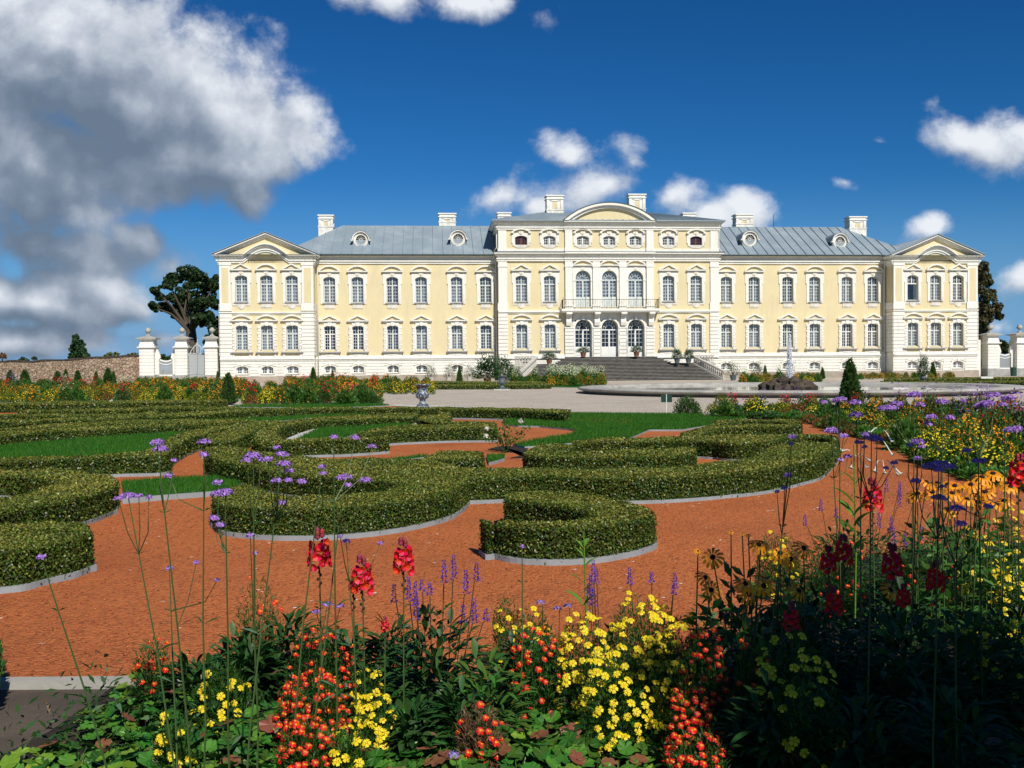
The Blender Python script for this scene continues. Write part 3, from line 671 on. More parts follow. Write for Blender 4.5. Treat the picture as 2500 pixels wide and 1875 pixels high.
# --- end pavilions and wings (mirrored)
for s in (-1, 1):
    if s > 0: pb0.build('plinth', 'granite', pal); pb0 = MB()
    wl = [s*x for x in LPW]; a, c = sorted((s*44.45, s*33.98))
    block(a, c, 0, wl, 13.9)
    for uu in (s*44.45, s*33.98):
        side(yw, uu, 0, 12 if uu == s*44.45 else VW, 2.9, 13.9, 0, s); side(ww, uu, 0, 12 if uu == s*44.45 else VW, 0, 2.9, 0, s)
        o_ = .14 if abs(uu) > 40 else -.14
        e0, e1 = sorted((uu, uu+s*o_)); pb0.box(e0, e1, -.14, (12 if abs(uu) > 40 else VW), -.3, .72)
    for uu, w_ in ((s*43.75, 1.3), (s*34.7, 1.35)):
        x0, x1 = uu-w_/2, uu+w_/2
        if s*uu > 40: (x0, x1) = (x0, 44.5) if s > 0 else (-44.5, x1)
        else: (x0, x1) = (33.93, x1) if s > 0 else (x0, -33.93)
        courses(ww, x0, x1, 3.02, 7.75, 0, [], 11, 0, .12, .05)
        ww.box(x0-.03, x1+.03, -.17, 0, 8.1, 8.9, 0)                     # pedestal
        ww.box(x0+.08, x1-.08, -.14, 0, 8.9, 13.25, 0); yw.box(x0+.32, x1-.32, -.155, -.135, 9.0, 12.95, 0)
        ww.box(x0, x1, -.2, 0, 13.25, 13.5, 0)
        # return of the corner masonry on the flank
        ou = s*44.5 if s*uu > 40 else s*33.93
        q = sorted((ou, ou-s*.06*(1 if s*uu > 40 else -1))); 
        for k in range(11): ww.box(q[0]-.03, q[1]+.03, -.12, VW-.05, 3.02+k*.43+.025, 3.02+(k+1)*.43-.025, 0)
        ww.box(q[0]-.03, q[1]+.03, -.17, VW-.05, 8.1, 8.9, 0); ww.box(q[0]-.03, q[1]+.03, -.2, VW-.05, 13.25, 13.5, 0)
    ww.box(a-.05, c+.05, -.22, VW-.1 , 7.86, 8.0, 0); ww.box(a, c, -.12, 0, 7.72, 7.86, 0)
    # cornice that rises as an arch over the middle window
    mid = s*39.24; ar = []
    for i in range(13):
        x = -2.5+5*i/12; ar.append((mid+x, 1.25*math.cos(x/2.5*math.pi/2)**1.0))
    base = [(a-.05, 0)]+[(mid-2.9, 0)]+ar+[(mid+2.9, 0)]+[(c+.05, 0)]
    for (z0, z1, p) in ((13.5, 13.72, .18), (13.72, 13.86, .3), (13.86, 14.14, .12), (14.14, 14.3, .45), (14.3, 14.42, .62)):
        ww.strip([(x, z0+h) for x, h in base], [(x, z1+h) for x, h in base], -p, 0, 0)
        for uu in (a, c):
            t0, t1 = sorted((uu, uu+(p if uu == c else -p))); ww.box(t0, t1, -p, (VW+.3 if abs(uu) < 40 else 12), z0, z1, 0)
    ax = (a+c)/2; hw = (c-a)/2+.55
    # pediment: field and raking cornice
    yw.prism([(a, 14.3), (ax, 16.55), (c, 14.3)], -.04, .1, 0); yw.prism([(a, 13.5), (a, 14.35), (c, 14.35), (c, 13.5)], .0, .05, 0)
    for q in (-1, 1):
        e = ax+q*hw
        for (o0, o1, p) in ((0, .16, .62), (.16, .3, .45), (.3, .46, .22)):
            ww.prism([(e, 14.46-o0), (ax, 16.86-o0), (ax, 16.86-o1), (e, 14.46-o1+.0)], -p, 0, 0)
    # wing
    wl = [s*x for x in LWW]; a, c = sorted((s*33.98, s*12.9)); block(a, c, VW, wl, 14.1)
    for (z0, z1, p) in ((13.62, 13.86, .14), (13.86, 14.0, .28), (14.0, 14.36, .1), (14.36, 14.5, .38), (14.5, 14.64, .6)): ww.box(a, c, VW-p, VW, z0, z1, 0)
pb0.build('plinth', 'granite', pal)
# --- middle block
hs = [(s*x-.66, s*x+.66, GZ, GZ+2.78) for x in CW for s in (-1, 1)]+[(s*x-.68, s*x+.68, UZ, UZ+2.98) for x in CW for s in (-1, 1)]
hs += [(x-.97, x+.97, 2.65, 6.1) for x in CD]+[(x-.88, x+.88, 8.4, 11.85) for x in CD]+[(x-.97, x+.97, 6.1, 6.95) for x in CD]+[(x-.88, x+.88, 11.85, 12.66) for x in CD]
AW_ = [-10.3, -7.0, -3.1, 0, 3.1, 7.0, 10.3]; hs += [(x-.69, x+.69, 15.68, 16.70) for x in AW_]
wall(yw, -12.95, 12.95, 2.9, 17.6, VC, [h for h in hs if h[2] > 2.8]+[(x-.97, x+.97, 2.9, 6.1) for x in CD], 0)
wall(ww, -12.95, 12.95, 0, 2.9, VC, [(x-.97, x+.97, 2.65, 2.9) for x in CD], 0); courses(ww, -12.95, 12.95, .72, 2.45, VC, [], 5, 0)
ww.box(-12.95, -5.25, VC-.26, VC, 2.5, 2.65, 0); ww.box(5.25, 12.95, VC-.26, VC, 2.5, 2.65, 0); ww.box(-12.95, -5.25, VC-.1, VC, 2.65, 3.02, 0); ww.box(5.25, 12.95, VC-.1, VC, 2.65, 3.02, 0)
for s in (-1, 1):
    side(yw, s*12.95, VC, 14, 2.9, 18.4, 0, s); side(ww, s*12.95, VC, VW, 0, 2.9, 0, s)
    x0, x1 = sorted((s*11.92, s*13.02))
    courses(ww, x0, x1, 3.02, 7.75, VC, [], 11, 0, .16, .05)
    ww.box(x0-.03, x1+.03, VC-.2, VC+.8, 8.1, 8.95, 0); ww.box(x0+.06, x1-.06, VC-.16, VC+.6, 8.95, 13.1, 0); ww.box(x0, x1, VC-.22, VC+.6, 13.1, 13.3, 0); ww.box(x0+.04, x1-.04, VC-.16, VC+.6, 13.3, 13.78, 0)
    ww.box(x0+.08, x1-.1, VC-.1, VC+.6, 15.2, 17.45, 0); ww.box(x0, x1, VC-.14, VC+.6, 14.9, 15.3, 0)
for x0, x1 in ((-5.2, -4.36), (4.36, 5.2), (-1.97, -1.15), (1.15, 1.97)):
    ww.box(x0, x1, VC-.3, VC, 8.4, 13.1, 0); ww.box(x0-.06, x1+.06, VC-.36, VC, 13.1, 13.3, 0); ww.box(x0-.02, x1+.02, VC-.3, VC, 13.3, 13.78, 0); ww.box(x0-.05, x1+.05, VC-.36, VC, 8.2, 8.75, 0)
    courses(ww, x0-.08, x1+.12 if x0 < 0 else x1+.08, 2.65, 6.0, VC, [], 8, 0, .26, .05); ww.box(x0-.1, x1+.14, VC-.32, VC, 6.0, 6.2, 0)
for x0, x1 in ((-5.2, -4.36), (4.36, 5.2)): ww.box(x0, x1, VC-.26, VC, 15.2, 17.45, 0); ww.box(x0-.04, x1+.04, VC-.3, VC, 14.9, 15.3, 0)
ww.box(-4.36, 4.36, VC-.05, VC-.001, 8.4, 8.5, 0)
wall(ww, -4.36, 4.36, 6.1, 7.9, VC-.06, [(x-.97, x+.97, 6.0, 6.95) for x in CD], 0); wall(ww, -4.36, 4.36, 12.6, 13.78, VC-.03, [(x-.9, x+.9, 12.4, 12.67) for x in CD], 0)
for (z0, z1, p) in ((13.78, 14.0, .22), (14.0, 14.12, .32), (14.12, 14.45, .16), (14.45, 14.6, .42), (14.6, 14.78, .62)):
    ww.box(-12.95-p*.8, 12.95+p*.8, VC-p, 3, z0, z1, 0); ww.box(-5.3, 5.3, VC-p-.12, VC, z0+.003, z1-.003, 0)
gr = MB(); gr.box(-13.6, 13.6, VC-.7, VC, 14.79, 14.85)
ww.box(-12.95, 12.95, VC-.1, VC, 14.85, 15.22, 0)
for (z0, z1, p) in ((17.4, 17.62, .18), (17.62, 17.76, .28), (17.76, 18.1, .12), (18.1, 18.26, .42), (18.26, 18.44, .62)):
    ww.box(-12.95-p, 12.95+p, VC-p, 14.2, z0, z1, 0); ww.box(-5.35, 5.35, VC-p-.12, VC, z0+.003, z1-.003, 0)
# string course between floors of the middle block
for x0, x1 in ((-13.0, -5.3), (5.3, 13.0)): ww.box(x0, x1, VC-.14, VC, 7.75, 7.88, 0); ww.box(x0, x1, VC-.24, VC, 7.88, 8.1, 0)
# curved pediment
oc = [(x, y+18.44) for x, y in seg_curve(10.8, 2.05, 28)]; ic = [(x, y+18.44) for x, y in seg_curve(8.6, 1.45, 28)]; mc = [((p[0]+q[0])/2, (p[1]+q[1])/2) for p, q in zip(oc, ic)]
ww.strip(mc, oc, VC-.85, VC+.6, 0); ww.strip(ic, mc, VC-.55, VC+.6, 0); yw.prism(ic, VC-.2, VC+.5, 0)
gr.strip(oc, [(x*1.01, z+.06) for x, z in oc], VC-.92, VC+3)
yw.build('wall', 'yellow', pal); ww.build('masonry_trim', 'white', pal); gr.build('cornice_flashing', 'gutter', pal)
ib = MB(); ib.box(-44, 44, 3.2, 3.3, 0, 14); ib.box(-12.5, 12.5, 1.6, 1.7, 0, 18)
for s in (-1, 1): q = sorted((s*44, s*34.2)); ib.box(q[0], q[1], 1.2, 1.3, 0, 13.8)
ib.build('dark_room_backing', 'dark', pal)  # near-black backing sheets paint in the darkness of the rooms behind the windows
# windows
dark_g = {-32.42, -29.2, 29.2, 32.42}
for s in (-1, 1):
    for i, x in enumerate(LPW):
        x = s*x; window(('gp', 'seg', 1), x, 0, GZ); 
        k = ('u', 'seg', 'rect', 1) if i == 1 else ('u', 'tri', 'round', 1)
        if s > 0: k = ('u', 'seg', 'rect', 0) if i == 1 else ('open',) if i == 2 else ('u0',)
        window(k, x, 0, UZ)
        window(('b', 0 if (i == 1) else 1), x, 0, BZ)
    for i, x in enumerate(LWW):
        x = s*x; window(('g', 'tri', 0 if x in dark_g else (1, 2, 1, 1, 2, 1)[(i*2+(s > 0)) % 6]), x, VW, GZ); window(('u', 'seg', 'rect', (0, 1, 2, 1, 0, 2)[(i+2*(s > 0)) % 6]), x, VW, UZ); window(('b', 1 if (s > 0 and i == 0) else 0), x, VW, BZ)
    for i, x in enumerate(CW):
        window(('g', 'seg', 1), s*x, VC, GZ); window(('u', 'tri', 'round', 1), s*x, VC, UZ)
for x in AW_: window(('a', 1 if abs(x) > 10 else 0), x, VC, 15.66)
for x in CD: window(('du',), x, VC, 8.4, 'balcony_door'); window(('dl',), x, VC, 2.66, 'entrance_door')
# balcony
bal = MB(); bal.box(-5.75, 5.75, -.75, VC, 7.95, 8.2); bal.box(-5.65, 5.65, -.65, VC, 7.82, 7.95); bo = bal.build('balcony', 'white', pal)
rl = MB(); rl.box(-5.6, 5.6, -.66, -.63, 9.25, 9.3); rl.box(-5.6, 5.6, -.66, -.63, 8.35, 8.38)
for i in range(57): x = -5.6+i*.2; rl.tube([(x, -.645, 8.2), (x, -.645, 9.28)], .011, 4)
for x in (-5.6, -3.0, 0, 3.0, 5.6): rl.tube([(x, -.645, 8.2), (x, -.645, 9.55)], .028, 5)
for s in (-1, 1):
    rl.box(min(s*5.6, s*5.57), max(s*5.6, s*5.57), -.65, VC, 9.25, 9.3)
    for k in range(6): rl.tube([(s*5.585, -.6+.2*k, 8.2), (s*5.585, -.6+.2*k, 9.28)], .014, 4)
for i in range(14):
    x = -5.2+i*.8; pts = [(x+.17*math.cos(t*.7)*(1-t/12), -.645, 8.8+.3*math.sin(t*.7)*(1-t/12)) for t in range(10)]; rl.tube(pts, .01, 4)
rl.build('railing', 'iron', bo)
for x in (-4.85, -1.55, 1.55, 4.85):
    q = MB(); prof = [(-.65, 7.82), (VC-.25, 7.82), (VC-.25, 6.25), (VC-.5, 6.3), (VC-.62, 6.7), (VC-.55, 7.1), (VC-.8, 7.45), (-.65, 7.6)]
    q.add([(x-.3, y, z) for y, z in prof]+[(x+.3, y, z) for y, z in prof], [tuple(range(8)), tuple(range(15, 7, -1))]+[(i, (i+1) % 8, (i+1) % 8+8, i+8) for i in range(8)]); q.box(x-.36, x+.36, -.6, VC-.2, 7.66, 7.82); q.build('balcony_bracket', 'white', pal)
for x in (-3.1, 3.1):     # hanging lanterns in the outer entrance arches
    q = MB(); q.tube([(x, .2, 7.0), (x, .2, 6.6)], .012, 4); q.lathe([(.02, 6.6), (.12, 6.55), (.14, 6.2), (.09, 6.1), (.02, 6.05)], 6, (x, .2, 0)); q.build('lantern', 'iron', pal)
# ---------------- roofs
def seams(b, quad, n, w=.03, h=.06):       # standing seams across quad: eave0, eave1, ridge1, ridge0
    e0, e1, r1, r0 = [np.array(p, float) for p in quad]; nrm = np.cross(e1-e0, r0-e0); nrm /= np.linalg.norm(nrm); nrm *= 1 if nrm[2] > 0 else -1
    for i in range(n+1):
        t = i/n; a = e0+(e1-e0)*t; c = r0+(r1-r0)*t; d = (e1-e0)/np.linalg.norm(e1-e0)*w
        vs = [a-d, a+d, c+d, c-d]; b.add(vs+[p+nrm*h for p in vs], [(4, 5, 6, 7), (0, 1, 5, 4), (1, 2, 6, 5), (2, 3, 7, 6), (3, 0, 4, 7)])
RZ, RV, EZ = 19.0, 9.2, 14.66
for s in (-1, 1):
    b = MB(); eu0, eu1 = s*12.95, s*36.5
    re = s*31.6; e = VW-.75
    A, B, Cc, D = (eu0, e, EZ), (s*38.0, e, EZ), (re, RV, RZ), (eu0, RV, RZ)
    b.add([A, B, Cc, D], [(0, 1, 2, 3)]); b.add([B, (s*38, 16.8, EZ), Cc], [(0, 1, 2)]); b.add([(eu0, 17, EZ), (s*38, 16.8, EZ), Cc, D], [(0, 1, 2, 3)])
    b.box(min(s*34, eu0), max(s*34, eu0), e, VW, EZ-.06, EZ-.01)
    n = 21
    for i in range(n):       # seams parallel to the slope; those under the hip are shorter
        x = s*(13.4+i*1.17); 
        if abs(x) <= 31.6: top = (x, RV, RZ)
        else:
            t = (38-abs(x))/(38-31.6); top = (x, e+(RV-e)*t, EZ+(RZ-EZ)*t)
        a = np.array((x, e, EZ)); c = np.array(top); d = np.array((.03, 0, 0)); nv = np.array((0, -.5, .86))*.11
        vs = [a-d, a+d, c+d, c-d]; b.add(vs+[p+nv for p in vs], [(4, 5, 6, 7), (0, 1, 5, 4), (2, 3, 7, 6), (1, 2, 6, 5), (3, 0, 4, 7)])
    b.tube([(eu0, RV, RZ), (re, RV, RZ)], .07, 5)
    rf = b.build('roof', 'roof', pal)
    g = MB(); g.box(min(eu0, s*34.1), max(eu0, s*34.1), e-.03, e+.02, EZ-.16, EZ-.02); g.tube([(eu0, e-.04, EZ-.05), (s*34.1, e-.04, EZ-.05)], .085, 6); g.build('gutter', 'gutter', rf)
    # pavilion roof: gable with the ridge running back
    b = MB(); ax = s*39.215; hw = 5.235+.62
    EL0, EL1 = (ax-hw, -.7, 14.47), (ax-hw, 13, 14.47); ER0, ER1 = (ax+hw, -.7, 14.47), (ax+hw, 13, 14.47); T0, T1 = (ax, -.7, 16.9), (ax, 11, 16.9)
    b.add([EL0, EL1, T1, T0], [(0, 1, 2, 3)]); b.add([ER0, T0, T1, ER1], [(0, 1, 2, 3)]); b.add([EL1, ER1, T1], [(0, 1, 2)])
    b.add([(p[0], p[1], p[2]-.05) for p in (EL0, EL1, ER1, ER0)], [(0, 1, 2, 3)])
    for q in (-1, 1):
        for k in range(11):
            y = -.6+k*1.15; nv = np.array((q*.38, 0, .92))*.05
            a = np.array((ax+q*hw, y, 14.47)); c = np.array((ax, y, 16.9)); d = np.array((0, .03, 0)); vs = [a-d, a+d, c+d, c-d]
            b.add(vs+[p+nv for p in vs], [(4, 5, 6, 7), (0, 1, 5, 4), (1, 2, 6, 5), (3, 0, 4, 7)])
        b.prism([(ax+q*hw, 14.47), (ax, 16.9), (ax, 16.97), (ax+q*hw, 14.54)], -.74, -.6)
    prf = b.build('roof', 'roof', pal)
# middle roof, low hipped
b = MB(); ez = 18.46; ov = .7; x0, x1, y0, y1 = -12.95-ov, 12.95+ov, VC-ov, 15
rr = 20.6
b.add([(x0, y0, ez), (x1, y0, ez), (6.5, 8, rr), (-6.5, 8, rr)], [(0, 1, 2, 3)]); b.add([(x1, y0, ez), (x1, y1, ez), (6.5, 8, rr)], [(0, 1, 2)])
b.add([(x0, y1, ez), (x0, y0, ez), (-6.5, 8, rr)], [(0, 1, 2)]); b.add([(x1, y1, ez), (x0, y1, ez), (-6.5, 8, rr), (6.5, 8, rr)], [(0, 1, 2, 3)])
b.add([(x0, y0, ez-.03), (x1, y0, ez-.03), (x1, y1, ez-.03), (x0, y1, ez-.03)], [(0, 1, 2, 3)])
seams(b, [(x0, y0, ez), (x1, y0, ez), (6.5, 8, rr), (-6.5, 8, rr)], 34)
b.box(x0-.03, x1+.03, y0-.06, y0, ez-.1, ez+.03)
mrf = b.build('roof', 'roof', pal)
# chimneys (sub-parts of the roofs they rise from)
def chimney_mesh(w, h, d=1.6):
    b = MB(); x = w/2; y = d/2
    b.box(-x, x, -y, y, -1.5, .28); b.box(-x*1.06, x*1.06, -y*1.06, y*1.06, .28, .4)
    b.box(-x*.86, x*.86, -y*.86, y*.86, .4, h-.55)
    for sx in (-1, 1):
        for sy in (-1, 1): b.box(min(sx*x*.98, sx*x*.66), max(sx*x*.98, sx*x*.66), min(sy*y*.98, sy*y*.66), max(sy*y*.98, sy*y*.66), .4, h-.5)
    b.box(-x*1.08, x*1.08, -y*1.08, y*1.08, h-.5, h-.38); b.box(-x*.95, x*.95, -y*.95, y*.95, h-.38, h-.14); b.box(-x*1.1, x*1.1, -y*1.1, y*1.1, h-.14, h)
    b.strip([(-x*.64+x*1.28*i/8, h-.62-.14*math.cos((i/8-.5)*math.pi)) for i in range(9)], [(-x*.64+x*1.28*i/8, h-.5) for i in range(9)], -y*.96, -y*.86)
    b.box(-x*.3, x*.3, -y*.9, -y*.86, .5, h-.85, 1); return b
def chimney(px, ytop, ybot, wpx, v, par):
    u, zt = fp(px, ytop, v-.8); _, zb = fp(px, ybot, v-.8); w = wpx/F*((PO-CAM)@PN+v)*.9
    return chimney_mesh(w, zt-zb).build('chimney', ['white', 'yellow'], par, (u, v, zb))
roofs = [o for o in pal.children if o.name.startswith('roof')]
rL, rR = roofs[0], roofs[2]
chimney(795, 524, 560, 39, 9.5, rL); chimney(1092, 520, 549, 45, 10, rL); chimney(1231, 518, 546, 36, 5, mrf)
chimney(1355, 476, 519, 46, 8, mrf); chimney(1556, 473, 516, 46, 8, mrf); chimney(1683, 519, 546, 35, 5, mrf)
chimney(1818, 522, 553, 48, 10, rR); chimney(2095, 528, 564, 48, 9.5, rR)
# round dormers
def dormer(px, py, par):
    v = 3.6; u, z = fp(px, py, v); R = .86; b = MB(); n = 24
    circ = [(math.cos(2*math.pi*i/n), math.sin(2*math.pi*i/n)) for i in range(n+1)]
    b.strip([(.62*c, .62*q) for c, q in circ], [(R*c, R*q) for c, q in circ], -.06, .1, 1)
    b.strip([(.58*c, .58*q) for c, q in circ], [(.64*c, .64*q) for c, q in circ], -.1, .0, 1)
    b.strip([(.12*c, .12*q) for c, q in circ], [(.17*c, .17*q) for c, q in circ], -.02, .06, 1); pass
    for k in range(14):
        t = 2*math.pi*k/14; c, q = math.cos(t), math.sin(t); dx, dz = -q*.014, c*.014
        b.prism([(.1*c-dx, .1*q-dz), (.62*c-dx, .62*q-dz), (.62*c+dx, .62*q+dz), (.1*c+dx, .1*q+dz)], 0, .05, 1)
    b.prism([(.63*c, .63*q) for c, q in circ[:-1]], .07, .12, 2)
    half = [(math.cos(math.pi*i/14), math.sin(math.pi*i/14)) for i in range(15)]
    b.strip([((R+.02)*c, (R+.02)*q+.02) for c, q in half], [((R+.17)*c, (R+.17)*q+.02) for c, q in half], -.28, .14, 1)
    b.strip([((R+.17)*c, (R+.17)*q+.02) for c, q in half], [((R+.24)*c, (R+.24)*q+.02) for c, q in half], -.34, 5.2, 0)
    for s_ in (-1, 1): b.box(s_*(R+.18)-.12, s_*(R+.18)+.12, -.32, .2, -.12, .06, 1)
    b.box(-R-.05, R+.05, .0, 2.6, -1.15, 0.0, 0); b.prism([(R*c, R*q) for c, q in half], .1, 5.2, 0)
    b.box(-R-.1, R+.1, -.05, .1, -1.2, -.88, 0)
    b.build('dormer', ['roof', 'white', 'dark'], par, (u, v, z))
dormer(881, 586, rL); dormer(1118.5, 583, rL); dormer(1830.5, 584.5, rR); dormer(2050.5, 590, rR)
b = MB(); u, z = fp(1890, 553, 9); b.tube([(u, 9.2, 18.9), (u, 9.2, z+1.6)], .03, 4); b.build('lightning_rod', 'iron', rR)
# downpipes
def pipe(pts): q = MB(); q.tube(pts, .075, 7); q.build('downpipe', 'white' if pts[0][2] > 15 else 'frame_white', pal, smooth=True)
for s in (-1, 1):
    pipe([(s*33.6, VW-.7, 14.55), (s*33.6, VW-.7, 14.3), (s*33.75, VW-.35, 13.4), (s*33.75, VW-.2, 12.8), (s*33.75, VW-.2, .3)])
    pipe([(s*13.3, VC+.0, 18.2), (s*13.3, VC, 17.9), (s*13.12, VC+.35, 17.2), (s*13.12, VC+.35, 15.4), (s*13.5, VC+.3, 14.9)])
    pipe([(s*13.4, VC+.7, 14.6), (s*13.4, VC+.8, 14.2), (s*13.15, VC+1.2, 13.5), (s*13.15, VC+1.2, .3)])
# ---------------- steps and terrace
stp = thing('garden_staircase', 'wide dark stone staircase leading up to the palace entrance', 'staircase', tuple(PO), PA)
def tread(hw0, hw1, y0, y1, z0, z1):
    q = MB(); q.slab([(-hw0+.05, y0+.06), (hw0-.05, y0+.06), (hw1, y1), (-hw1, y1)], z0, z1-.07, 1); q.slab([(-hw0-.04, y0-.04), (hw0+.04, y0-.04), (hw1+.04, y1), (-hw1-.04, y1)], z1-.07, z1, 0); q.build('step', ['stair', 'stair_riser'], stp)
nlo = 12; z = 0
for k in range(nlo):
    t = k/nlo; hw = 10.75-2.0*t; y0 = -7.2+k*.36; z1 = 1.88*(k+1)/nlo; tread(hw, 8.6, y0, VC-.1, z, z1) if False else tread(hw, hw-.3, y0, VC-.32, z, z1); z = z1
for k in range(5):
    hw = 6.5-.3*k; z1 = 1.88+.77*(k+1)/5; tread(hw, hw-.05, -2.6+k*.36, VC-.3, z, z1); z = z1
q = MB(); q.box(-11.6, -8.4, -2.95, VC-.33, 0, 1.87); q.box(8.4, 11.6, -2.95, VC-.33, 0, 1.87); q.build('terrace', 'bright_stone', stp)
bst = MB(); bst.lathe([(.085, 0), (.085, .06), (.05, .09), (.1, .26), (.09, .33), (.045, .48), (.07, .56), (.085, .6), (.085, .64)], 8); bstd = bst.data('baluster', ['bright_stone'], True)
def balustrade(p0, p1, lab, thick=.28):
    p0, p1 = np.array(p0), np.array(p1); d = p1-p0; L = math.hypot(d[0], d[1]); t = thing('stone_balustrade', lab, 'balustrade', pw(*p0), PA, None)
    a = math.atan2(d[1], d[0]); slope = d[2]/L
    R = thing; piv = t
    def sl(name, z0, z1, w, ext=0.0):
        b = MB(); c, s_ = math.cos(a), math.sin(a); pts = []
        for (l, zz) in ((-ext, z0), (L+ext, z0), (L+ext, z1), (-ext, z1)):
            for q in (-w/2, w/2): pts.append((l*c-q*s_, l*s_+q*c, zz+slope*min(max(l, 0), L)))
        b.add(pts, [(0, 2, 3, 1), (2, 4, 5, 3), (4, 6, 7, 5), (6, 0, 1, 7), (0, 6, 4, 2), (1, 3, 5, 7)]); b.build(name, 'bright_stone', t)
    sl('base_course', -.25, .12, thick+.1); sl('handrail', .72, .94, thick+.06, .05)
    n = max(3, int(L/.3))
    for i in range(n):
        l = L*(i+.5)/n; o = obj('baluster', bstd, t, (l*math.cos(a), l*math.sin(a), .11+slope*l))
balustrade((-9.0, -3.0, 1.8), (-11.3, -7.3, .0), 'sloping stone balustrade going down the left side of the stairs')
balustrade((9.0, -3.0, 1.8), (11.3, -7.3, .0), 'sloping stone balustrade going down the right side of the stairs')
balustrade((-11.4, -2.8, 1.85), (-9.1, -2.8, 1.85), 'short level stone balustrade on the terrace left of the stairs')
balustrade((9.1, -2.8, 1.85), (11.4, -2.8, 1.85), 'short level stone balustrade on the terrace right of the stairs')
# ---------------- gate walls
def urn_finial():
    return MB().lathe([(.02, 0), (.22, 0), (.22, .05), (.1, .1), (.08, .2), (.2, .3), (.3, .42), (.34, .58), (.3, .68), (.22, .72), (.26, .78), (.12, .86), (.02, .9)], 12).data('urn_finial', ['stone'], True)
UF = urn_finial()
def gate_pillar(u, v, w, h, lab):
    t = thing('gate_pillar', lab, 'pillar', pw(u, v), PA); x = w/2
    b = MB(); b.box(-x-.1, x+.1, -x-.1, x+.1, 0, .9, 1)
    n = 8; z0, z1 = .9, h-1.35; b.box(-x+.06, x-.06, -x+.06, x-.06, .9, h-.2, 0)
    for k in range(n): hh = (z1-z0)/n; b.box(-x, x, -x, x, z0+k*hh+.015, z0+(k+1)*hh-.015, 0)
    b.build('shaft', ['white', 'grey_stone'], t)
    b = MB(); b.box(-x-.1, x+.1, -x-.1, x+.1, z1, z1+.1); b.box(-x-.2, x+.2, -x-.2, x+.2, z1+.1, z1+.22)
    b.add([], []); pr = [(x+.02, z1+.22), (x+.02, z1+.4), (x-.12, z1+.7), (x-.1, z1+.95), (x+.08, z1+1.1)]
    for (r0, za), (r1, zb) in zip(pr, pr[1:]):
        b.add([(-r0, -r0, za), (r0, -r0, za), (r0, r0, za), (-r0, r0, za), (-r1, -r1, zb), (r1, -r1, zb), (r1, r1, zb), (-r1, r1, zb)], [(0, 1, 5, 4), (1, 2, 6, 5), (2, 3, 7, 6), (3, 0, 4, 7)])
    b.build('capital', 'white', t)
    b = MB(); b.box(-x-.3, x+.3, -x-.3, x+.3, z1+1.1, z1+1.2); b.add([(-x-.3, -x-.3, z1+1.2), (x+.3, -x-.3, z1+1.2), (x+.3, x+.3, z1+1.2), (-x-.3, x+.3, z1+1.2), (0, 0, z1+1.5)], [(0, 1, 4), (1, 2, 4), (2, 3, 4), (3, 0, 4)]); b.box(-.2, .2, -.2, .2, z1+1.2, z1+1.55); b.build('cap_stone', 'stone', t)
    obj('urn_finial', UF, t, (0, 0, z1+1.5)); return t
def gpos(px): return fp(px, 900, 1.5)[0]
ga, gb_, gc, gd, ge = gpos(363), gpos(446), gpos(519), gpos(2418), gpos(2489)
gate_pillar(ga, 1.5, 1.6, 5.3, 'white gate pillar with stone urn at the end of the fieldstone wall')
gate_pillar(gb_, 1.5, 1.35, 5.3, 'white gate pillar with stone urn between the low gate and the tall gate')
gate_pillar(gc, 1.5, 1.4, 5.3, 'white gate pillar with stone urn against the left corner of the palace')
gate_pillar(gd, 1.5, 1.4, 5.2, 'white gate pillar with stone urn just right of the palace')
gate_pillar(ge, 1.5, 1.6, 5.2, 'white gate pillar with stone urn at the right edge of the picture')
def low_gate(u0, u1, lab):
    t = thing('low_gate', lab, 'gate', pw((u0+u1)/2, 1.5), PA); hw = abs(u1-u0)/2; n = int(hw*2/.13)
    f = lambda x: 2.55+.55*(x/hw)**2
    b = MB()
    for i in range(n): x = -hw+(i+.5)*2*hw/n; b.box(x-.045, x+.045, -.03, .03, .95, f(x)-.05)
    b.build('pickets', 'gate_grey', t)
    b = MB(); xs = [-hw+2*hw*i/12 for i in range(13)]; b.strip([(x, f(x)-.12) for x in xs], [(x, f(x)+.05) for x in xs], -.07, .07); b.box(-hw, hw, -.08, .08, .85, 1.0); b.strip([(x, f(x)-.45) for x in xs], [(x, f(x)-.36) for x in xs], -.07, -.03); b.build('rails', 'frame_white', t)
    b = MB(); b.box(-hw, hw, -.25, .25, 0, .85); b.build('base', 'grey_stone', t)
    b = MB()
    for s_ in (-1, 1):
        pts = [(s_*hw, 1.0), (s_*hw, 4.1)]+[(s_*(hw-.1-.5*math.sin(i/6*math.pi/2)), 4.1-1.2*i/6) for i in range(7)]+[(s_*(hw-.42), 2.7), (s_*(hw-.42), 1.0)]; b.prism(pts, -.2, .2)
    b.build('scroll_wall', 'white', t)
low_gate(ga+.75, gb_-.65, 'low white picket gate with sagging top rail left of the palace'); low_gate(gd+.65, ge-.75, 'low white picket gate with sagging top rail right of the palace')
t = thing('tall_gate', 'tall pale double gate with arched top beside the left pavilion', 'gate', pw((gb_+gc)/2, 1.5), PA); hw = (gc-gb_)/2-.7
f = lambda x: 3.2+1.25*max(0, 1-abs(x/hw)**1.6)
for s_ in (-1, 1):
    b = MB(); n = 9
    for i in range(n): x = s_*(.06+(hw-.1)*(i+.5)/n); b.box(x-.045, x+.045, -.03, .03, .3, 3.4)
    for zz in (.35, 1.0, 3.3): b.box(min(0, s_*hw), max(0, s_*hw), -.06, .06, zz, zz+.12)
    b.box(min(s_*.02, s_*.14), max(s_*.02, s_*.14), -.06, .06, .3, 4.6); b.build('gate_leaf', 'gate_grey', t)
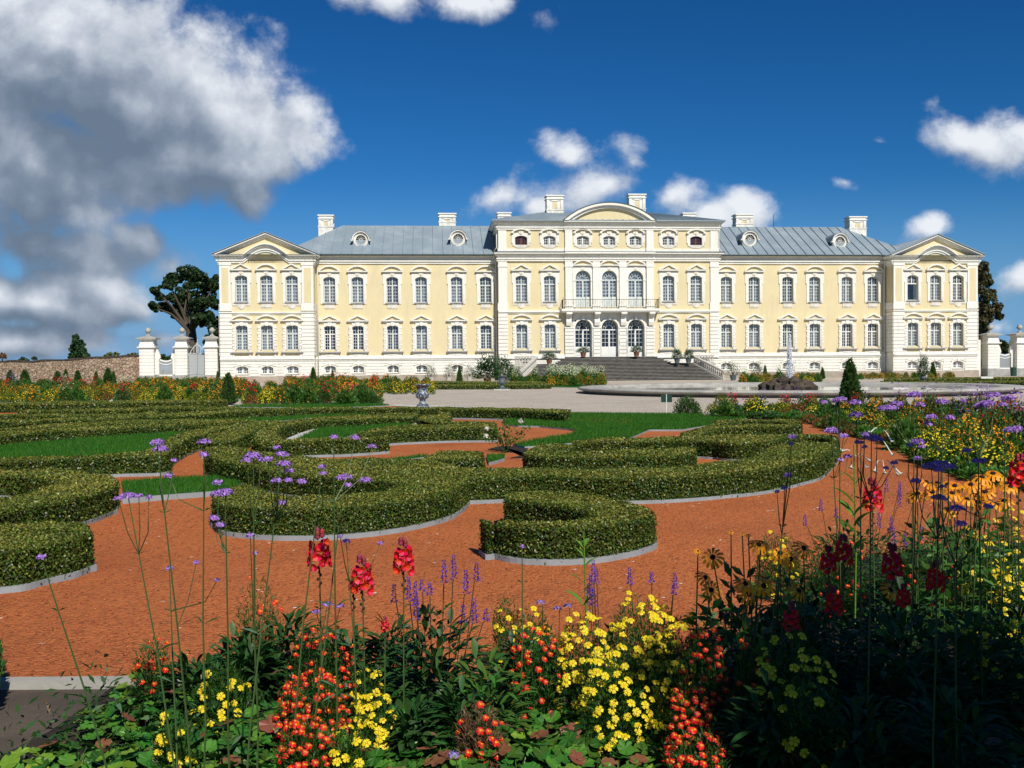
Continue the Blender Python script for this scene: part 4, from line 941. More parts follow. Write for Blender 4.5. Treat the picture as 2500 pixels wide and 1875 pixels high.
b = MB(); xs = [-hw+2*hw*i/16 for i in range(17)]; b.strip([(x, f(x)-.1) for x in xs], [(x, f(x)) for x in xs], -.05, .05)
for x in (-.75, -.4, .4, .75): b.box(x*hw-.02, x*hw+.02, -.02, .02, 3.3, f(x*hw)-.05)
b.tube([(0, 0, 4.4), (0, 0, 5.0)], .03, 5); b.build('arched_top', 'frame_grey', t)
b = MB(); b.box(-.45, 0, -.2, .2, 0, 4.4); tag(b.build('garden_door_wall', 'white', None, pw(44.5+1.1, 1.5), rz=PA), 'narrow white wall stub beside the right corner of the palace', 'wall')
b = MB(); u_ = fp(2468, 915, 0)[0]; b.lathe([(.02, 0), (.3, 0), (.36, .95), (.38, .97), (.38, 1.03), (.02, 1.08)], 12); tag(b.build('waste_bin', 'plastic_bin', None, pw(u_, -.5)), 'dark green waste bin by the right gate', 'bin')
# field stone wall going away on the left
w0 = np.array(pw(ga-.9, 1.6)); w1 = np.array([-128.0, 141.0, 0]); d = w1-w0; Lw = np.linalg.norm(d); n = 60
b = MB(); b0 = MB(); prev = None
a = math.atan2(d[1], d[0]); hs_ = [3.1-min(.5, i*.045)+.05*math.sin(i*1.7)+.04*math.sin(i*.6) for i in range(n+1)]
b.strip([(Lw*i/n, -.3) for i in range(n+1)], [(Lw*i/n, hs_[i]) for i in range(n+1)], -.3, .3)
b0.strip([(Lw*i/n, hs_[i]) for i in range(n+1)], [(Lw*i/n, hs_[i]+.16+.05*math.sin(i*2.3)) for i in range(n+1)], -.38, .38)
t = thing('stone_wall', 'long brown fieldstone garden wall running away on the left', 'wall', tuple(w0), a); b.build('masonry', 'fieldstone', t); b0.build('coping', 'rock', t)
b = MB(); b.box(-.5, .5, -.02, .02, .18, .45); b.tube([(-.4, .03, 0), (-.4, .03, .3)], .02, 4); b.tube([(.4, .03, 0), (.4, .03, .3)], .02, 4); p = gp(2410, 933); tag(b.build('info_board', 'paper', None, (p[0], p[1], 0)), 'small white board standing by the far right lawn', 'sign')
# ------------------------------------------------------------------ box hedges: ribbons traced on the level of their tops
HH = .30
def inside(P, poly):
    c = np.zeros(len(P), bool); n = len(poly)
    for i in range(n):
        a, b = poly[i], poly[i-1]; m_ = ((a[1] > P[:, 1]) != (b[1] > P[:, 1])) & (P[:, 0] < (b[0]-a[0])*(P[:, 1]-a[1])/(b[1]-a[1]+1e-12)+a[0]); c ^= m_
    return c
def sample_poly(poly, n, g=rng):
    poly = np.array(poly); lo, hi = poly.min(0), poly.max(0); P = g.uniform(lo, hi, (int(n*4)+50, 2)); P = P[inside(P, poly)]; return P[:n]
def area(p): p = np.array(p); x, y = p[:, 0], p[:, 1]; return abs((x*np.roll(y, 1)-y*np.roll(x, 1)).sum())/2
def lodf(x, y): return np.maximum(1, np.hypot(x, y)/9.5)**.8
def hedge(label, ribbons, hh=HH, edging=True, group=None, dens=1.0):
    core = MB(); ed = MB(); ribs = []; minw = .26
    for ri, (f, sts) in enumerate(ribbons):
        Lq, Rq = [], []
        for (x0, y0), (x1, y1) in sts:
            if f: x0, y0 = f(x0, y0); x1, y1 = f(x1, y1)
            p, q = gp(x0, y0, hh)[:2], gp(x1, y1, hh)[:2]; d = p-q; l = np.linalg.norm(d)+1e-9; m_ = (p+q)/2
            if l < minw: p, q = m_+d/l*minw/2, m_-d/l*minw/2
            Lq.append(p); Rq.append(q)
        ribs.append((cr(Lq, 5), cr(Rq, 5)))
    polys = [np.vstack([a, b[::-1]]) for a, b in ribs]
    for ri, (a, b) in enumerate(ribs):
        d = a-b; l = np.linalg.norm(d, axis=1)[:, None]; u = d/l
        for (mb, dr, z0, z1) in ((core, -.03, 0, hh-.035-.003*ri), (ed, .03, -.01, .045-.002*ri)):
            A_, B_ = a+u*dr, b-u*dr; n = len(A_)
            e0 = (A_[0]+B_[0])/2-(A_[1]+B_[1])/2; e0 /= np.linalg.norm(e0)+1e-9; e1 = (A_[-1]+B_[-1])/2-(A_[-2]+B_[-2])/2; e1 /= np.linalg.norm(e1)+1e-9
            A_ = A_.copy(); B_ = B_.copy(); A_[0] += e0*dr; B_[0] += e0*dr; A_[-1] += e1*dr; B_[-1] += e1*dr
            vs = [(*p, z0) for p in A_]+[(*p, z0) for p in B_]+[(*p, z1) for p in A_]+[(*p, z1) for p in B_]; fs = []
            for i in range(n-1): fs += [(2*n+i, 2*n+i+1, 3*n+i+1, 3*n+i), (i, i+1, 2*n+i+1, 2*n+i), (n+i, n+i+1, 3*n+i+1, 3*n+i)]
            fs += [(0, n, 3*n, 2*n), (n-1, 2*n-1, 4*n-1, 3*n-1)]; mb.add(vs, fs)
    tops = []; sides = []; sn = []
    for (a, b), poly in zip(ribs, polys):
        for i in range(len(a)-1):                        # top leaves, quad by quad
            q = [a[i], a[i+1], b[i+1], b[i]]; s_ = lodf(*np.mean(q, 0)); n = rng.poisson(area(q)*9500*dens/s_**2)
            if not n: continue
            s1, t1 = rng.uniform(0, 1, (2, n, 1)); P = (a[i]*(1-s1)+a[i+1]*s1)*(1-t1)+(b[i]*(1-s1)+b[i+1]*s1)*t1
            w = np.abs(t1[:, 0]*2-1); wd = np.linalg.norm(a[i]-b[i]); edge_ = np.maximum(0, 1-(1-w)*wd/2/.04)
            z = hh-.008+.010*np.sin(P[:, 0]*5.1)+.008*np.sin(P[:, 1]*6.3+1)+rng.normal(0, .010, n)-.03*edge_; tops.append(np.column_stack([P, z, np.full(n, s_)]))
        ring = list(a)+list(b[::-1])
        for i in range(len(ring)):
            p, q = ring[i-1], ring[i]; d = q-p; L = np.linalg.norm(d); s_ = lodf(*p); n = rng.poisson(L*hh*9500*1.25*dens/s_**2)
            if L < 1e-4 or not n: continue
            nn = np.array([d[1], -d[0]])/L; mid = (p+q)/2
            if inside((mid+nn*.01)[None], poly)[0]: nn = -nn
            t1 = rng.uniform(0, 1, (n, 1)); P = p+d*t1; k = np.ones(n, bool)
            for po in polys:
                if po is not poly: k &= ~inside(P+nn*.03, po)
            if len(ribs) == 1 or True: k &= ~inside(P+nn*.05, poly)
            n = int(k.sum()); P = P[k]+nn*(-.008+rng.normal(0, .013, (n, 1))); sides.append(np.column_stack([P, rng.uniform(.02, hh, n), np.full(n, s_)])); sn.append(np.tile([nn[0], nn[1], .25], (n, 1)))
    top = np.vstack(tops); Ps = np.vstack(sides); Ns = np.vstack(sn)+rng.normal(0, .75, (len(Ps), 3)); nt = np.tile([0, 0, 1.], (len(top), 1))+rng.normal(0, .75, (len(top), 3))
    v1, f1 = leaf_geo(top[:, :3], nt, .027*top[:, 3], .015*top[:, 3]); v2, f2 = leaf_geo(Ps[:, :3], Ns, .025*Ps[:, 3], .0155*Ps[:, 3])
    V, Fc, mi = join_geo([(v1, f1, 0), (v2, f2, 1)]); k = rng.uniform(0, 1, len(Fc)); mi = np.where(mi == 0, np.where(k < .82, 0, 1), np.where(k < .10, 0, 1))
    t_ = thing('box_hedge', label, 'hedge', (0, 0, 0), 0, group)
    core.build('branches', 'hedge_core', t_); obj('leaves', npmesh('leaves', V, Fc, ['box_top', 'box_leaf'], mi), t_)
    if edging: ed.build('edging', 'edging', t_)
    return t_
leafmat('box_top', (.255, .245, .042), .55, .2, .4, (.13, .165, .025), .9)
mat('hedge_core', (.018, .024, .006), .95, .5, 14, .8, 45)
hedge('low box hedge nearest the lower left corner with a rounded right end', [(R1, [((-420, 965), (-420, 1200)), ((0, 925), (0, 1150)), ((200, 905), (200, 1130)), ((400, 895), (400, 1085)), ((580, 905), (600, 1048)), ((690, 930), (745, 1000))])])
hedge('broad box hedge at the left edge that opens around a dark hollow', [(R1, [((-450, 500), (-450, 545)), ((0, 492), (0, 530)), ((250, 485), (250, 548)), ((450, 486), (450, 580)), ((650, 495), (650, 620)), ((850, 520), (850, 640)), ((950, 575), (940, 600))]),
   (R1, [((-450, 790), (-450, 950)), ((0, 712), (0, 850)), ((200, 680), (200, 800)), ((400, 610), (400, 762)), ((600, 560), (600, 722)), ((780, 560), (800, 670)), ((900, 575), (930, 625))])])
hedge('box hedge in front of the large left lawn that bends away at its right end', [(None, [((-300, 1122), (-300, 1134)), ((-90, 1119), (-90, 1127)), ((90, 1116), (90, 1123)), ((200, 1113), (200, 1119)), ((300, 1107), (300, 1115)), ((365, 1099), (405, 1111)), ((389, 1084), (421, 1093)), ((430, 1061), (465, 1071)), ((497, 1046), (542, 1049)), ((565, 1036), (610, 1037)), ((633, 1027), (680, 1029))])])
hedge('small box hedge between the two bending hedges left of the middle', [(R2, [((1095, 262), (1130, 225)), ((1255, 258), (1230, 202)), ((1370, 202), (1320, 178)), ((1445, 178), (1420, 163)), ((1530, 155), (1510, 150))])])
hedge('huge winding box hedge in the middle of the parterre', [
   (R6, [((60, 625), (58, 650)), ((150, 588), (110, 690)), ((270, 562), (280, 710)), ((420, 600), (420, 718)), ((560, 645), (560, 721)), ((800, 640), (800, 718)), ((1050, 617), (1050, 704)), ((1250, 585), (1350, 670)), ((1350, 520), (1640, 610)), ((1500, 470), (1760, 545)), ((1700, 445), (1790, 505))]),
   (R6, [((5, 312), (15, 362)), ((120, 300), (100, 398)), ((330, 330), (300, 438)), ((500, 353), (480, 476)), ((700, 373), (700, 503)), ((900, 393), (900, 520)), ((1100, 387), (1100, 533)), ((1300, 390), (1300, 546)), ((1500, 392), (1500, 540)), ((1700, 440), (1700, 522)), ((1900, 446), (1900, 516)), ((2160, 449), (2160, 505))]),
   (R6, [((1490, 372), (1500, 400)), ((1600, 342), (1600, 392)), ((1750, 338), (1750, 388)), ((1870, 342), (1880, 385))]),
   (R7, [((500, 449), (500, 505)), ((800, 452), (800, 508)), ((1100, 450), (1100, 518)), ((1400, 443), (1400, 513)), ((1700, 425), (1700, 498)), ((1900, 400), (1940, 478))]),
   (R4b, [((240, 762), (290, 838)), ((420, 722), (500, 815)), ((500, 672), (700, 775)), ((620, 642), (850, 735)), ((760, 632), (935, 665)), ((850, 650), (945, 640))]),
   (R4b, [((948, 632), (908, 645)), ((952, 612), (915, 618)), ((930, 590), (880, 603)), ((820, 584), (800, 596)), ((700, 582), (690, 597)), ((600, 581), (600, 605)), ((400, 582), (400, 638)), ((240, 590), (240, 642)), ((100, 586), (100, 628))]),
   (R4, [((930, 284), (930, 326)), ((780, 292), (780, 320)), ((560, 300), (560, 326)), ((250, 303), (250, 329)), ((0, 318), (0, 344))]),
   (R7, [((830, 293), (830, 318)), ((680, 282), (710, 322)), ((560, 315), (620, 345)), ((505, 352), (590, 348)), ((600, 372), (650, 348)), ((720, 375), (720, 338)), ((1000, 376), (1000, 338)), ((1300, 371), (1300, 322)), ((1550, 360), (1550, 312)), ((1655, 345), (1650, 316))])])
hedge('box hedge at the far right of the parterre with two short arms', [(R4, [((725, 268), (748, 290)), ((850, 237), (900, 274)), ((950, 216), (1000, 235)), ((1100, 212), (1100, 230)), ((1300, 208), (1300, 229)), ((1450, 205), (1450, 225)), ((1530, 192), (1540, 216))]),
   (R4, [((945, 183), (945, 212)), ((1150, 178), (1150, 190)), ((1350, 178), (1350, 190)), ((1530, 185), (1505, 205))])])
hedge('C-shaped box hedge in the right foreground with a gravel cut', [(R7, [((372, 640), (370, 652)), ((500, 612), (480, 668)), ((720, 615), (690, 700)), ((950, 628), (880, 735)), ((1180, 670), (975, 762)), ((1370, 745), (990, 772)), ((1290, 790), (920, 785)), ((1080, 828), (860, 800)), ((900, 846), (760, 818)), ((650, 850), (620, 822)), ((400, 830), (400, 814)), ((225, 806), (235, 814))])])
hedge('box hedge that wraps round the small crescent lawn', [(R3, [((960, 286), (960, 299)), ((700, 301), (700, 315)), ((500, 305), (500, 320)), ((340, 308), (300, 328)), ((262, 312), (90, 330)), ((215, 285), (52, 292)), ((220, 255), (75, 255)), ((290, 220), (170, 215)), ((400, 200), (300, 185)), ((550, 188), (450, 166)), ((800, 178), (700, 152)), ((1000, 165), (950, 140)), ((1160, 158), (1160, 134))]),
   (R3, [((760, 280), (755, 268)), ((930, 258), (920, 230)), ((1100, 248), (1100, 218)), ((1400, 238), (1400, 210)), ((1690, 236), (1690, 209))])])
hedge('S-shaped box hedge end between the crescent lawn and the red gravel', [(R3, [((1375, 125), (1300, 142)), ((1388, 160), (1290, 150)), ((1330, 185), (1180, 160)), ((1260, 198), (1178, 185)), ((1400, 204), (1390, 190)), ((1680, 206), (1680, 196))])])
hedge('long box hedge along the far side of the parterre', [(R2, [((800, 132), (800, 118)), ((1000, 122), (1000, 104)), ((1300, 101), (1300, 90)), ((1650, 87), (1650, 78)), ((2212, 86), (2212, 76)), ((2700, 92), (2700, 80)), ((3050, 108), (3080, 90))])])
for lab, pts in (('clipped box hedge in front of the left flowers and left of the small conifer', [(-500, 70, 56), (0, 63, 54), (500, 58, 42), (1000, 47, 37), (1225, 43, 38)]),
                 ('second of the narrow box hedges counted from the left flowers', [(100, 101, 93), (400, 96, 87), (700, 90, 80), (950, 82, 70), (1150, 86, 76), (1500, 89, 81), (1900, 82, 76)]),
                 ('third of the narrow box hedges counted from the left flowers', [(-400, 128, 117), (0, 122, 114), (400, 122, 114), (690, 122, 114), (850, 112, 98)]),
                 ('fourth of the narrow box hedges counted from the left flowers', [(-400, 168, 150), (0, 155, 146), (330, 146, 136), (660, 137, 127), (780, 120, 108)]),
                 ('fifth of the narrow box hedges counted from the left flowers', [(-400, 215, 196), (0, 200, 190), (400, 178, 162), (800, 158, 144), (1100, 154, 142), (1380, 156, 146)]),
                 ('box hedge behind the large left lawn', [(-500, 260, 225), (0, 228, 210), (300, 206, 190), (600, 192, 176), (900, 176, 160), (1300, 158, 146)])):
    hedge(lab, [(R2, [((x, a), (x, b)) for x, a, b in pts])], edging=False)
for lab, pts in (('far low hedge in front of the palace left of the stairs', [(790, 932, 928), (1050, 935, 931), (1330, 936, 932)]), ('far low hedge behind the urns', [(1060, 942, 939), (1250, 941, 938), (1345, 940, 937)]),
                 ('far low hedge in front of the right pavilion', [(2160, 927, 923), (2350, 926, 922), (2700, 925, 920)]), ('nearer low hedge in front of the right pavilion', [(2150, 935, 931), (2400, 934, 930), (2700, 933, 928)]),
                 ('dark far hedge left of the flower beds', [(-300, 948, 944), (0, 946, 942), (345, 938, 935)])):
    hedge(lab, [(None, [((x, a), (x, b)) for x, a, b in pts])], .26, edging=False, dens=.8)

# ------------------------------------------------------------------ helpers for planting
# grass blades of the lawns
V = []; Fc = []; o = 0
for P, lz in lawn_polys:
    P = np.clip(P, -60, 60); dm = max(9, np.hypot(*P.mean(0))); dens = min(2600, 2600*(13/dm)**1.7); n = int(min(area(P)*dens, 60000)); Q = sample_poly(P, n); n = len(Q); s = max(1, dm/15)
    a = rng.uniform(0, 6.28, n); w = .0045*s; h = rng.uniform(.03, .055, n)*min(s, 1.6); dx, dy = np.cos(a)*w, np.sin(a)*w; lx, ly = rng.normal(0, .012, n), rng.normal(0, .012, n)
    v = np.empty((n, 3, 3)); v[:, 0] = np.column_stack([Q[:, 0]-dx, Q[:, 1]-dy, np.full(n, lz)]); v[:, 1] = np.column_stack([Q[:, 0]+dx, Q[:, 1]+dy, np.full(n, lz)]); v[:, 2] = np.column_stack([Q[:, 0]+lx, Q[:, 1]+ly, h+lz])
    V.append(v.reshape(-1, 3)); Fc.append(np.arange(3*n).reshape(n, 3)+o); o += 3*n
tag(obj('lawn_grass', npmesh('lawn_grass', np.concatenate(V), np.concatenate(Fc), ['grass'])), 'short bright green grass of the parterre lawns', 'grass', kind='stuff')
# loose red chips on the near gravel
Q = rng.uniform((-6, 5.1), (7, 15), (90000, 2)); Q = Q[rng.uniform(0, 1, len(Q)) < (5.6/Q[:, 1])**1.6]; Q = Q[np.abs(Q[:, 0]) < Q[:, 1]*.56+.3][:42000]; n = len(Q)
s = rng.uniform(.004, .011, n)*np.maximum(1, Q[:, 1]/9); P = np.column_stack([Q, s*.35]); r = rng.normal(size=(n, 4, 3)); r /= np.linalg.norm(r, axis=2)[:, :, None]; v = P[:, None, :]+r*s[:, None, None]*np.array([1, 1, .5]); v[:, :, 2] = np.maximum(v[:, :, 2], .001)
f = np.array([(0, 1, 2), (0, 2, 3), (0, 3, 1), (1, 3, 2)]); Fc = (np.arange(n)[:, None, None]*4+f).reshape(-1, 3)
leafmat('chip', (.56, .155, .042), .5, 0, .95); leafmat('chip_pale', (.6, .42, .32), .3, 0, .9)
mi = (rng.uniform(0, 1, n) < .0015).repeat(4).astype(int)
tag(obj('gravel_chips', npmesh('gravel_chips', v.reshape(-1, 3), Fc, ['chip', 'chip_pale'], mi)), 'loose crushed red brick chips lying on the gravel', 'gravel', kind='stuff')

# ------------------------------------------------------------------ trees and shrubs
def leafy_tree(name, label, cat, base, blobs, trunk_r, leafm, lsize, n_per, fork, group=None, squash=.85, seed=1, bark='bark'):
    g = np.random.default_rng(seed); base = np.array(base, float); t = thing(name, label, cat, tuple(base), 0, group)
    b = MB(); fk = np.array(fork, float)-base; b.tube([(0, 0, -.2), fk*.5+np.array([trunk_r*.3, 0, 0]), fk], [trunk_r*1.25, trunk_r, trunk_r*.75], 8)
    for (p, r) in blobs:
        q = np.array(p)-base; m_ = fk+(q-fk)*.5+g.normal(0, .06*np.linalg.norm(q-fk)+.01, 3); b.tube([fk-np.array([0, 0, trunk_r]), m_, q], [trunk_r*.38, trunk_r*.2, trunk_r*.07], 5)
    b.build('trunk', bark, t, smooth=True)
    Ps = []; Ns = []
    for (p, r) in blobs:
        k = 13
        for _ in range(k):                        # sub-clumps make the outline uneven
            d = g.normal(size=3); d /= np.linalg.norm(d); c = np.array(p)-base+d*r*g.uniform(.3, 1.0)*np.array([1, 1, squash]); rr = r*g.uniform(.3, .62); n = int(n_per*(rr/.4)**0/ k)
            e = g.normal(size=(n, 3)); e /= np.linalg.norm(e, axis=1)[:, None]; Ps.append(c+e*rr*(g.uniform(.35, 1, (n, 1))**.5)*np.array([1, 1, squash])); Ns.append(e+g.normal(0, .5, (n, 3))+np.array([0, 0, .3]))
    P = np.vstack(Ps); Nn = np.vstack(Ns); v, f = leaf_geo(P, Nn, lsize, lsize*.7, g); obj('crown', npmesh('crown', v, f, [leafm]), t); return t
T1 = conv(3.687, 0, 600); D = 150
def blobs_from(f, L, D, dj=2.0): return [(at(*f(x, y), D+dj*math.sin(x*.37+y)), r/(3.687 if f is T1 else 3.3175)/F*D) for x, y, r in L]
bs = blobs_from(T1, [(1690, 250, 105), (1570, 300, 75), (1800, 300, 95), (1530, 350, 50), (1410, 400, 52), (1440, 460, 42), (1380, 550, 50), (1480, 540, 62), (1580, 480, 75), (1690, 420, 85), (1860, 400, 85), (1930, 330, 60), (1600, 590, 62), (1700, 560, 70), (1800, 520, 75), (1900, 520, 70), (1640, 650, 45), (1780, 640, 62), (1880, 620, 62), (1830, 690, 40)], D, 3)
leafy_tree('oak_tree', 'big dark green spreading tree behind the left gate pillars', 'tree', (at(*T1(1712, 900), D)[0], D, 0), bs, .95, 'oak', .42, 1500, at(*T1(1715, 720), D), seed=2)
bs = blobs_from(T1, [(1960, 700, 70), (1930, 780, 60), (1880, 830, 50), (1860, 880, 35), (1960, 860, 70), (1950, 950, 70)], 140)
leafy_tree('bushy_tree', 'lower dark tree half hidden behind the left corner of the palace', 'tree', (at(*T1(1960, 900), 140)[0], 140, 0), bs, .4, 'oak', .38, 1300, at(*T1(1955, 900), 140), seed=3)
bs = blobs_from(T1, [(690, 820, 30), (680, 870, 42), (720, 880, 34), (670, 930, 50), (720, 940, 50), (690, 980, 60), (760, 985, 45), (630, 1000, 25)], 210)
leafy_tree('slender_tree', 'slender lone tree rising above the fieldstone wall', 'tree', (at(*T1(695, 990), 210)[0], 210, 0), bs, .35, 'thuja_dark', .5, 600, at(*T1(690, 960), 210), seed=4)
for i, (x, y, r, nm, lab, D_) in enumerate([(1010, 985, 62, 'farbush_light', 'round yellow-green bush just above the stone wall', 170), (1200, 1000, 62, 'farbush_light', 'flat green bush above the stone wall next to the gate pillar', 165), (1440, 1010, 70, 'oak', 'dark green bush seen over the low left gate', 135), (1545, 1015, 55, 'farbush', 'green bush beside the middle gate pillar', 132), (308, 1010, 22, 'farbush', 'tiny conifer above the stone wall at far left', 230), (210, 1030, 50, 'farbush', 'low far bush behind the stone wall at far left', 230), (20, 985, 35, 'dry', 'reddish far bush at the left edge of the picture', 200)]):
    bs = blobs_from(T1, [(x, y, r*.7), (x-r*.6, y+r*.3, r*.5), (x+r*.6, y+r*.3, r*.5)], D_); leafy_tree('bush', lab, 'bush', (at(*T1(x, y), D_)[0], D_, 0), bs, .15, nm, .4, 350, at(*T1(x, y+r), D_), seed=10+i)
T6 = conv(3.3175, 2100, 560)
bs = blobs_from(T6, [(960, 320, 45), (1000, 310, 38), (985, 400, 55), (1040, 420, 42), (1000, 490, 60), (1070, 530, 45), (1030, 590, 60), (1100, 640, 45), (1060, 680, 50), (1130, 700, 26), (990, 660, 60), (1010, 750, 55), (980, 820, 50)], 145)
leafy_tree('birch_tree', 'tall loose brown-green tree behind the right end of the palace', 'tree', (at(*T6(965, 800), 145)[0], 145, 0), bs, .35, 'birch', .36, 900, at(*T6(970, 700), 145), seed=5, squash=1.2)
for i, (x, y, r, lab) in enumerate([(1150, 940, 55, 'dark bush above the low right gate'), (1200, 960, 45, 'dark bush beside the last gate pillar'), (1090, 900, 40, 'dark bush right behind the first right gate pillar')]):
    bs = blobs_from(T6, [(x, y, r*.7), (x-r*.5, y+r*.5, r*.6), (x+r*.5, y+r*.5, r*.6)], 140); leafy_tree('bush', lab, 'bush', (at(*T6(x, y), 140)[0], 140, 0), bs, .15, 'oak', .35, 500, at(*T6(x, y+r), 140), seed=30+i)
# tree behind the viewer's right shoulder whose shade falls on the near bed
g = np.random.default_rng(5); bs = []
for i in range(6):
    for j in range(5): bs.append((np.array([3.06+.86*i+g.uniform(-.15, .15)+(.15 if j % 2 else 0), -.25+g.uniform(-.4, .3), 1.35+.85*j+g.uniform(-.12, .12)]), g.uniform(.72, .85)))
leafy_tree('shade_tree', 'dense garden tree beside the viewer that shades the right of the near bed', 'tree', (4.9, -.9, 0), bs, .28, 'oak', .20, 1100, (4.9, -.9, 1.4), seed=6, squash=1)

def cone_proto(n, leaf, seed, wide=.26, lm='thuja'):
    g = np.random.default_rng(seed); t = thing('thuja', 'x', 'conifer'); z = g.uniform(0, 1, n)**1.15; z = 1-(1-z); z = g.beta(1, 1.55, n)
    a = g.uniform(0, 6.28, n); r = wide*(1-z)**.72*np.minimum(1, (z+.06)/.14)*(1+.10*np.sin(a*5+z*9)+.07*np.sin(a*9-z*21)); P = np.column_stack([r*np.cos(a), r*np.sin(a), z*.98+.01])*1
    D_ = np.column_stack([np.cos(a)*.55, np.sin(a)*.55, np.full(n, .9)])+g.normal(0, .25, (n, 3)); v, f = leaf_dir_geo(P, D_, leaf*g.uniform(.7, 1.3, n), leaf*.45, g)
    obj('foliage', npmesh('foliage', v, f, [lm]), t); b = MB(); b.lathe([(wide*.8, .03), (wide*.86, .12), (wide*.7, .4), (wide*.35, .75), (.01, .93)], 10); b.build('inner_branches', 'hedge_core', t); b = MB(); b.lathe([(.03, -.03), (.025, .1)], 6); b.build('trunk', 'bark', t); return t
cp = cone_proto(2600, .075, 1); cpf = cone_proto(1100, .11, 2, .25)
def cone(px, ybase, ytop, wpx, label, near=False, group=None, first=[True, True], dk=None):
    g0 = gp(px, ybase); D_ = g0[1]; h = (ybase-ytop)/F*D_; w = wpx/F*D_; s = (w/2/.27, w/2/.27, h); pr = cp if near else cpf; k = 0 if near else 1
    if first[k]: first[k] = False; pr.location = tuple(g0); pr.scale = s; pr['label'] = label; o = pr
    else: o = dup(pr, tuple(g0), random.random()*6, s, label)
    if group: o['group'] = group
    elif 'group' in o: del o['group']
    return o
cone(558, 988, 911, 42, 'bright green conical thuja beside the end of the far left hedge', True)
cone(2076, 1012, 878, 60, 'tall conical thuja between the right flowers and the fountain', True)
cone(765, 952, 897, 22, 'narrow thuja in front of the left corner of the left wing', True)
cone(812, 938, 904, 12, 'small thuja right of the narrow thuja by the left wing'); cone(1122, 934, 897, 15, 'small thuja below the last basement window left of the stairs'); cone(532, 940, 906, 11, 'small thuja in front of the left pavilion corner')
cone(1868, 926, 892, 12, 'small thuja behind the fountain near the stairs'); cone(2008, 926, 897, 13, 'small thuja behind the fountain in front of the right wing'); cone(2278, 924, 886, 16, 'dark thuja in front of the right pavilion')
for (x, yb, yt, w_, lab) in [(25, 940, 903, 22, 'leftmost conical bush in front of the fieldstone wall'), (61, 943, 903, 28, 'second conical bush from the left in front of the fieldstone wall'), (87, 936, 905, 18, 'third conical bush from the left in front of the fieldstone wall'), (141, 944, 906, 26, 'fourth conical bush from the left in front of the fieldstone wall'), (161, 938, 901, 16, 'thin conical bush behind the fourth one by the fieldstone wall'), (190, 944, 904, 22, 'conical bush in the middle of the row by the fieldstone wall'), (235, 940, 907, 15, 'slim conical bush near the right end of the row by the stone wall'), (264, 945, 898, 26, 'largest cone-shaped bush by the stone wall'), (277, 940, 907, 15, 'small cone-shaped bush touching the largest one by the stone wall'), (400, 936, 903, 10, 'tiny thuja in front of the low left gate')]: cone(x, yb, yt, w_, lab)
o = dup(cp, (-2.60, 4.55, 0), 1, (.8, .8, 1.3), 'bright green thuja cut off by the lower left corner')
# shrub prototypes
def shrub(n, leaf, seed, lm, flat=1.0, narrow=.3):
    g = np.random.default_rng(seed); t = thing('shrub', 'x', 'shrub'); e = g.normal(size=(n, 3)); e /= np.linalg.norm(e, axis=1)[:, None]; e[:, 2] = np.abs(e[:, 2])*1.0; r = .5*g.uniform(.2, 1, (n, 1))**.4*(1+.2*np.sin(e[:, :1]*7+e[:, 1:2]*5))
    P = e*r*np.array([1, 1, 1.9*flat]); v, f = leaf_dir_geo(P, e+np.array([0, 0, .4])+g.normal(0, .35, (n, 3)), leaf*g.uniform(.6, 1.3, n), leaf*narrow, g); obj('foliage', npmesh('foliage', v, f, [lm]), t)
    b = MB()
    for k in range(7): a = k*.9; b.tube([(0, 0, 0), (.12*math.cos(a), .12*math.sin(a), .3), (.32*math.cos(a), .32*math.sin(a), .7*flat)], [.02, .012, .006], 4)
    b.build('stems', 'bark', t); return t
sh_dark = shrub(1500, .12, 3, 'leafy_dark'); sh_olive = shrub(650, .10, 4, 'olive_leaf'); sh_fir = shrub(2600, .09, 5, 'thuja', .55)
used = {}
def place(pr, px, yb, hpx, wpx, lab, dist=None, cat='shrub', z0=None, name=None):
    g0 = gp(px, yb) if dist is None else at(px, yb, dist); D_ = g0[1]; h = hpx/F*D_; w = wpx/F*D_; s = (w, w, h)
    if id(pr) not in used: used[id(pr)] = 1; o = pr; o.location = tuple(g0); o.scale = s; o['label'] = lab
    else: o = dup(pr, tuple(g0), random.random()*6, s, lab)
    return o
o = place(sh_fir, 1679, 1014, 82, 62, 'low round conifer bush on the gravel beside the green sign'); o = place(sh_fir, 905, 987, 56, 50, 'low dark round bush at the right end of the left flower bed')
def pot(p, r, h, lab, m='pot'):
    b = MB(); b.lathe([(r*.7, 0), (r, h*.9), (r*1.08, h*.9), (r*1.08, h), (r*.9, h), (r*.85, h*.9), (.01, h*.9)], 14); tag(b.build('flower_pot', m, None, tuple(p), smooth=False), lab[:90], 'pot')
def potted(pr, px, ybot, ptop, w_, lab, dist, potlab, zb, m='pot', ph=.55):
    p = at(px, ybot, dist); p[2] = zb; D_ = dist; pot(p, .35, ph, potlab, m); yb = ybot-ph/D_*F; q = p.copy(); q[2] = zb+ph-.05
    h = (ybot-ptop)/F*D_-ph; w = w_/F*D_
    if id(pr) not in used: used[id(pr)] = 1; o = pr; o.location = tuple(q); o.scale = (w, w, h); o['label'] = lab
    else: o = dup(pr, tuple(q), random.random()*6, (w, w, h), lab)
potted(sh_dark, 1341, 886, 855, 34, 'dark leafy potted shrub on the landing left of the stairs', 112, 'clay pot on the landing left of the stairs', 1.88)
potted(sh_dark, 1424, 871, 845, 30, 'potted evergreen in front of the left entrance arch', 114, 'clay pot in front of the left entrance arch', 2.65)
potted(sh_dark, 1554, 871, 842, 28, 'potted evergreen in front of the right entrance arch', 114, 'clay pot in front of the right entrance arch', 2.65)
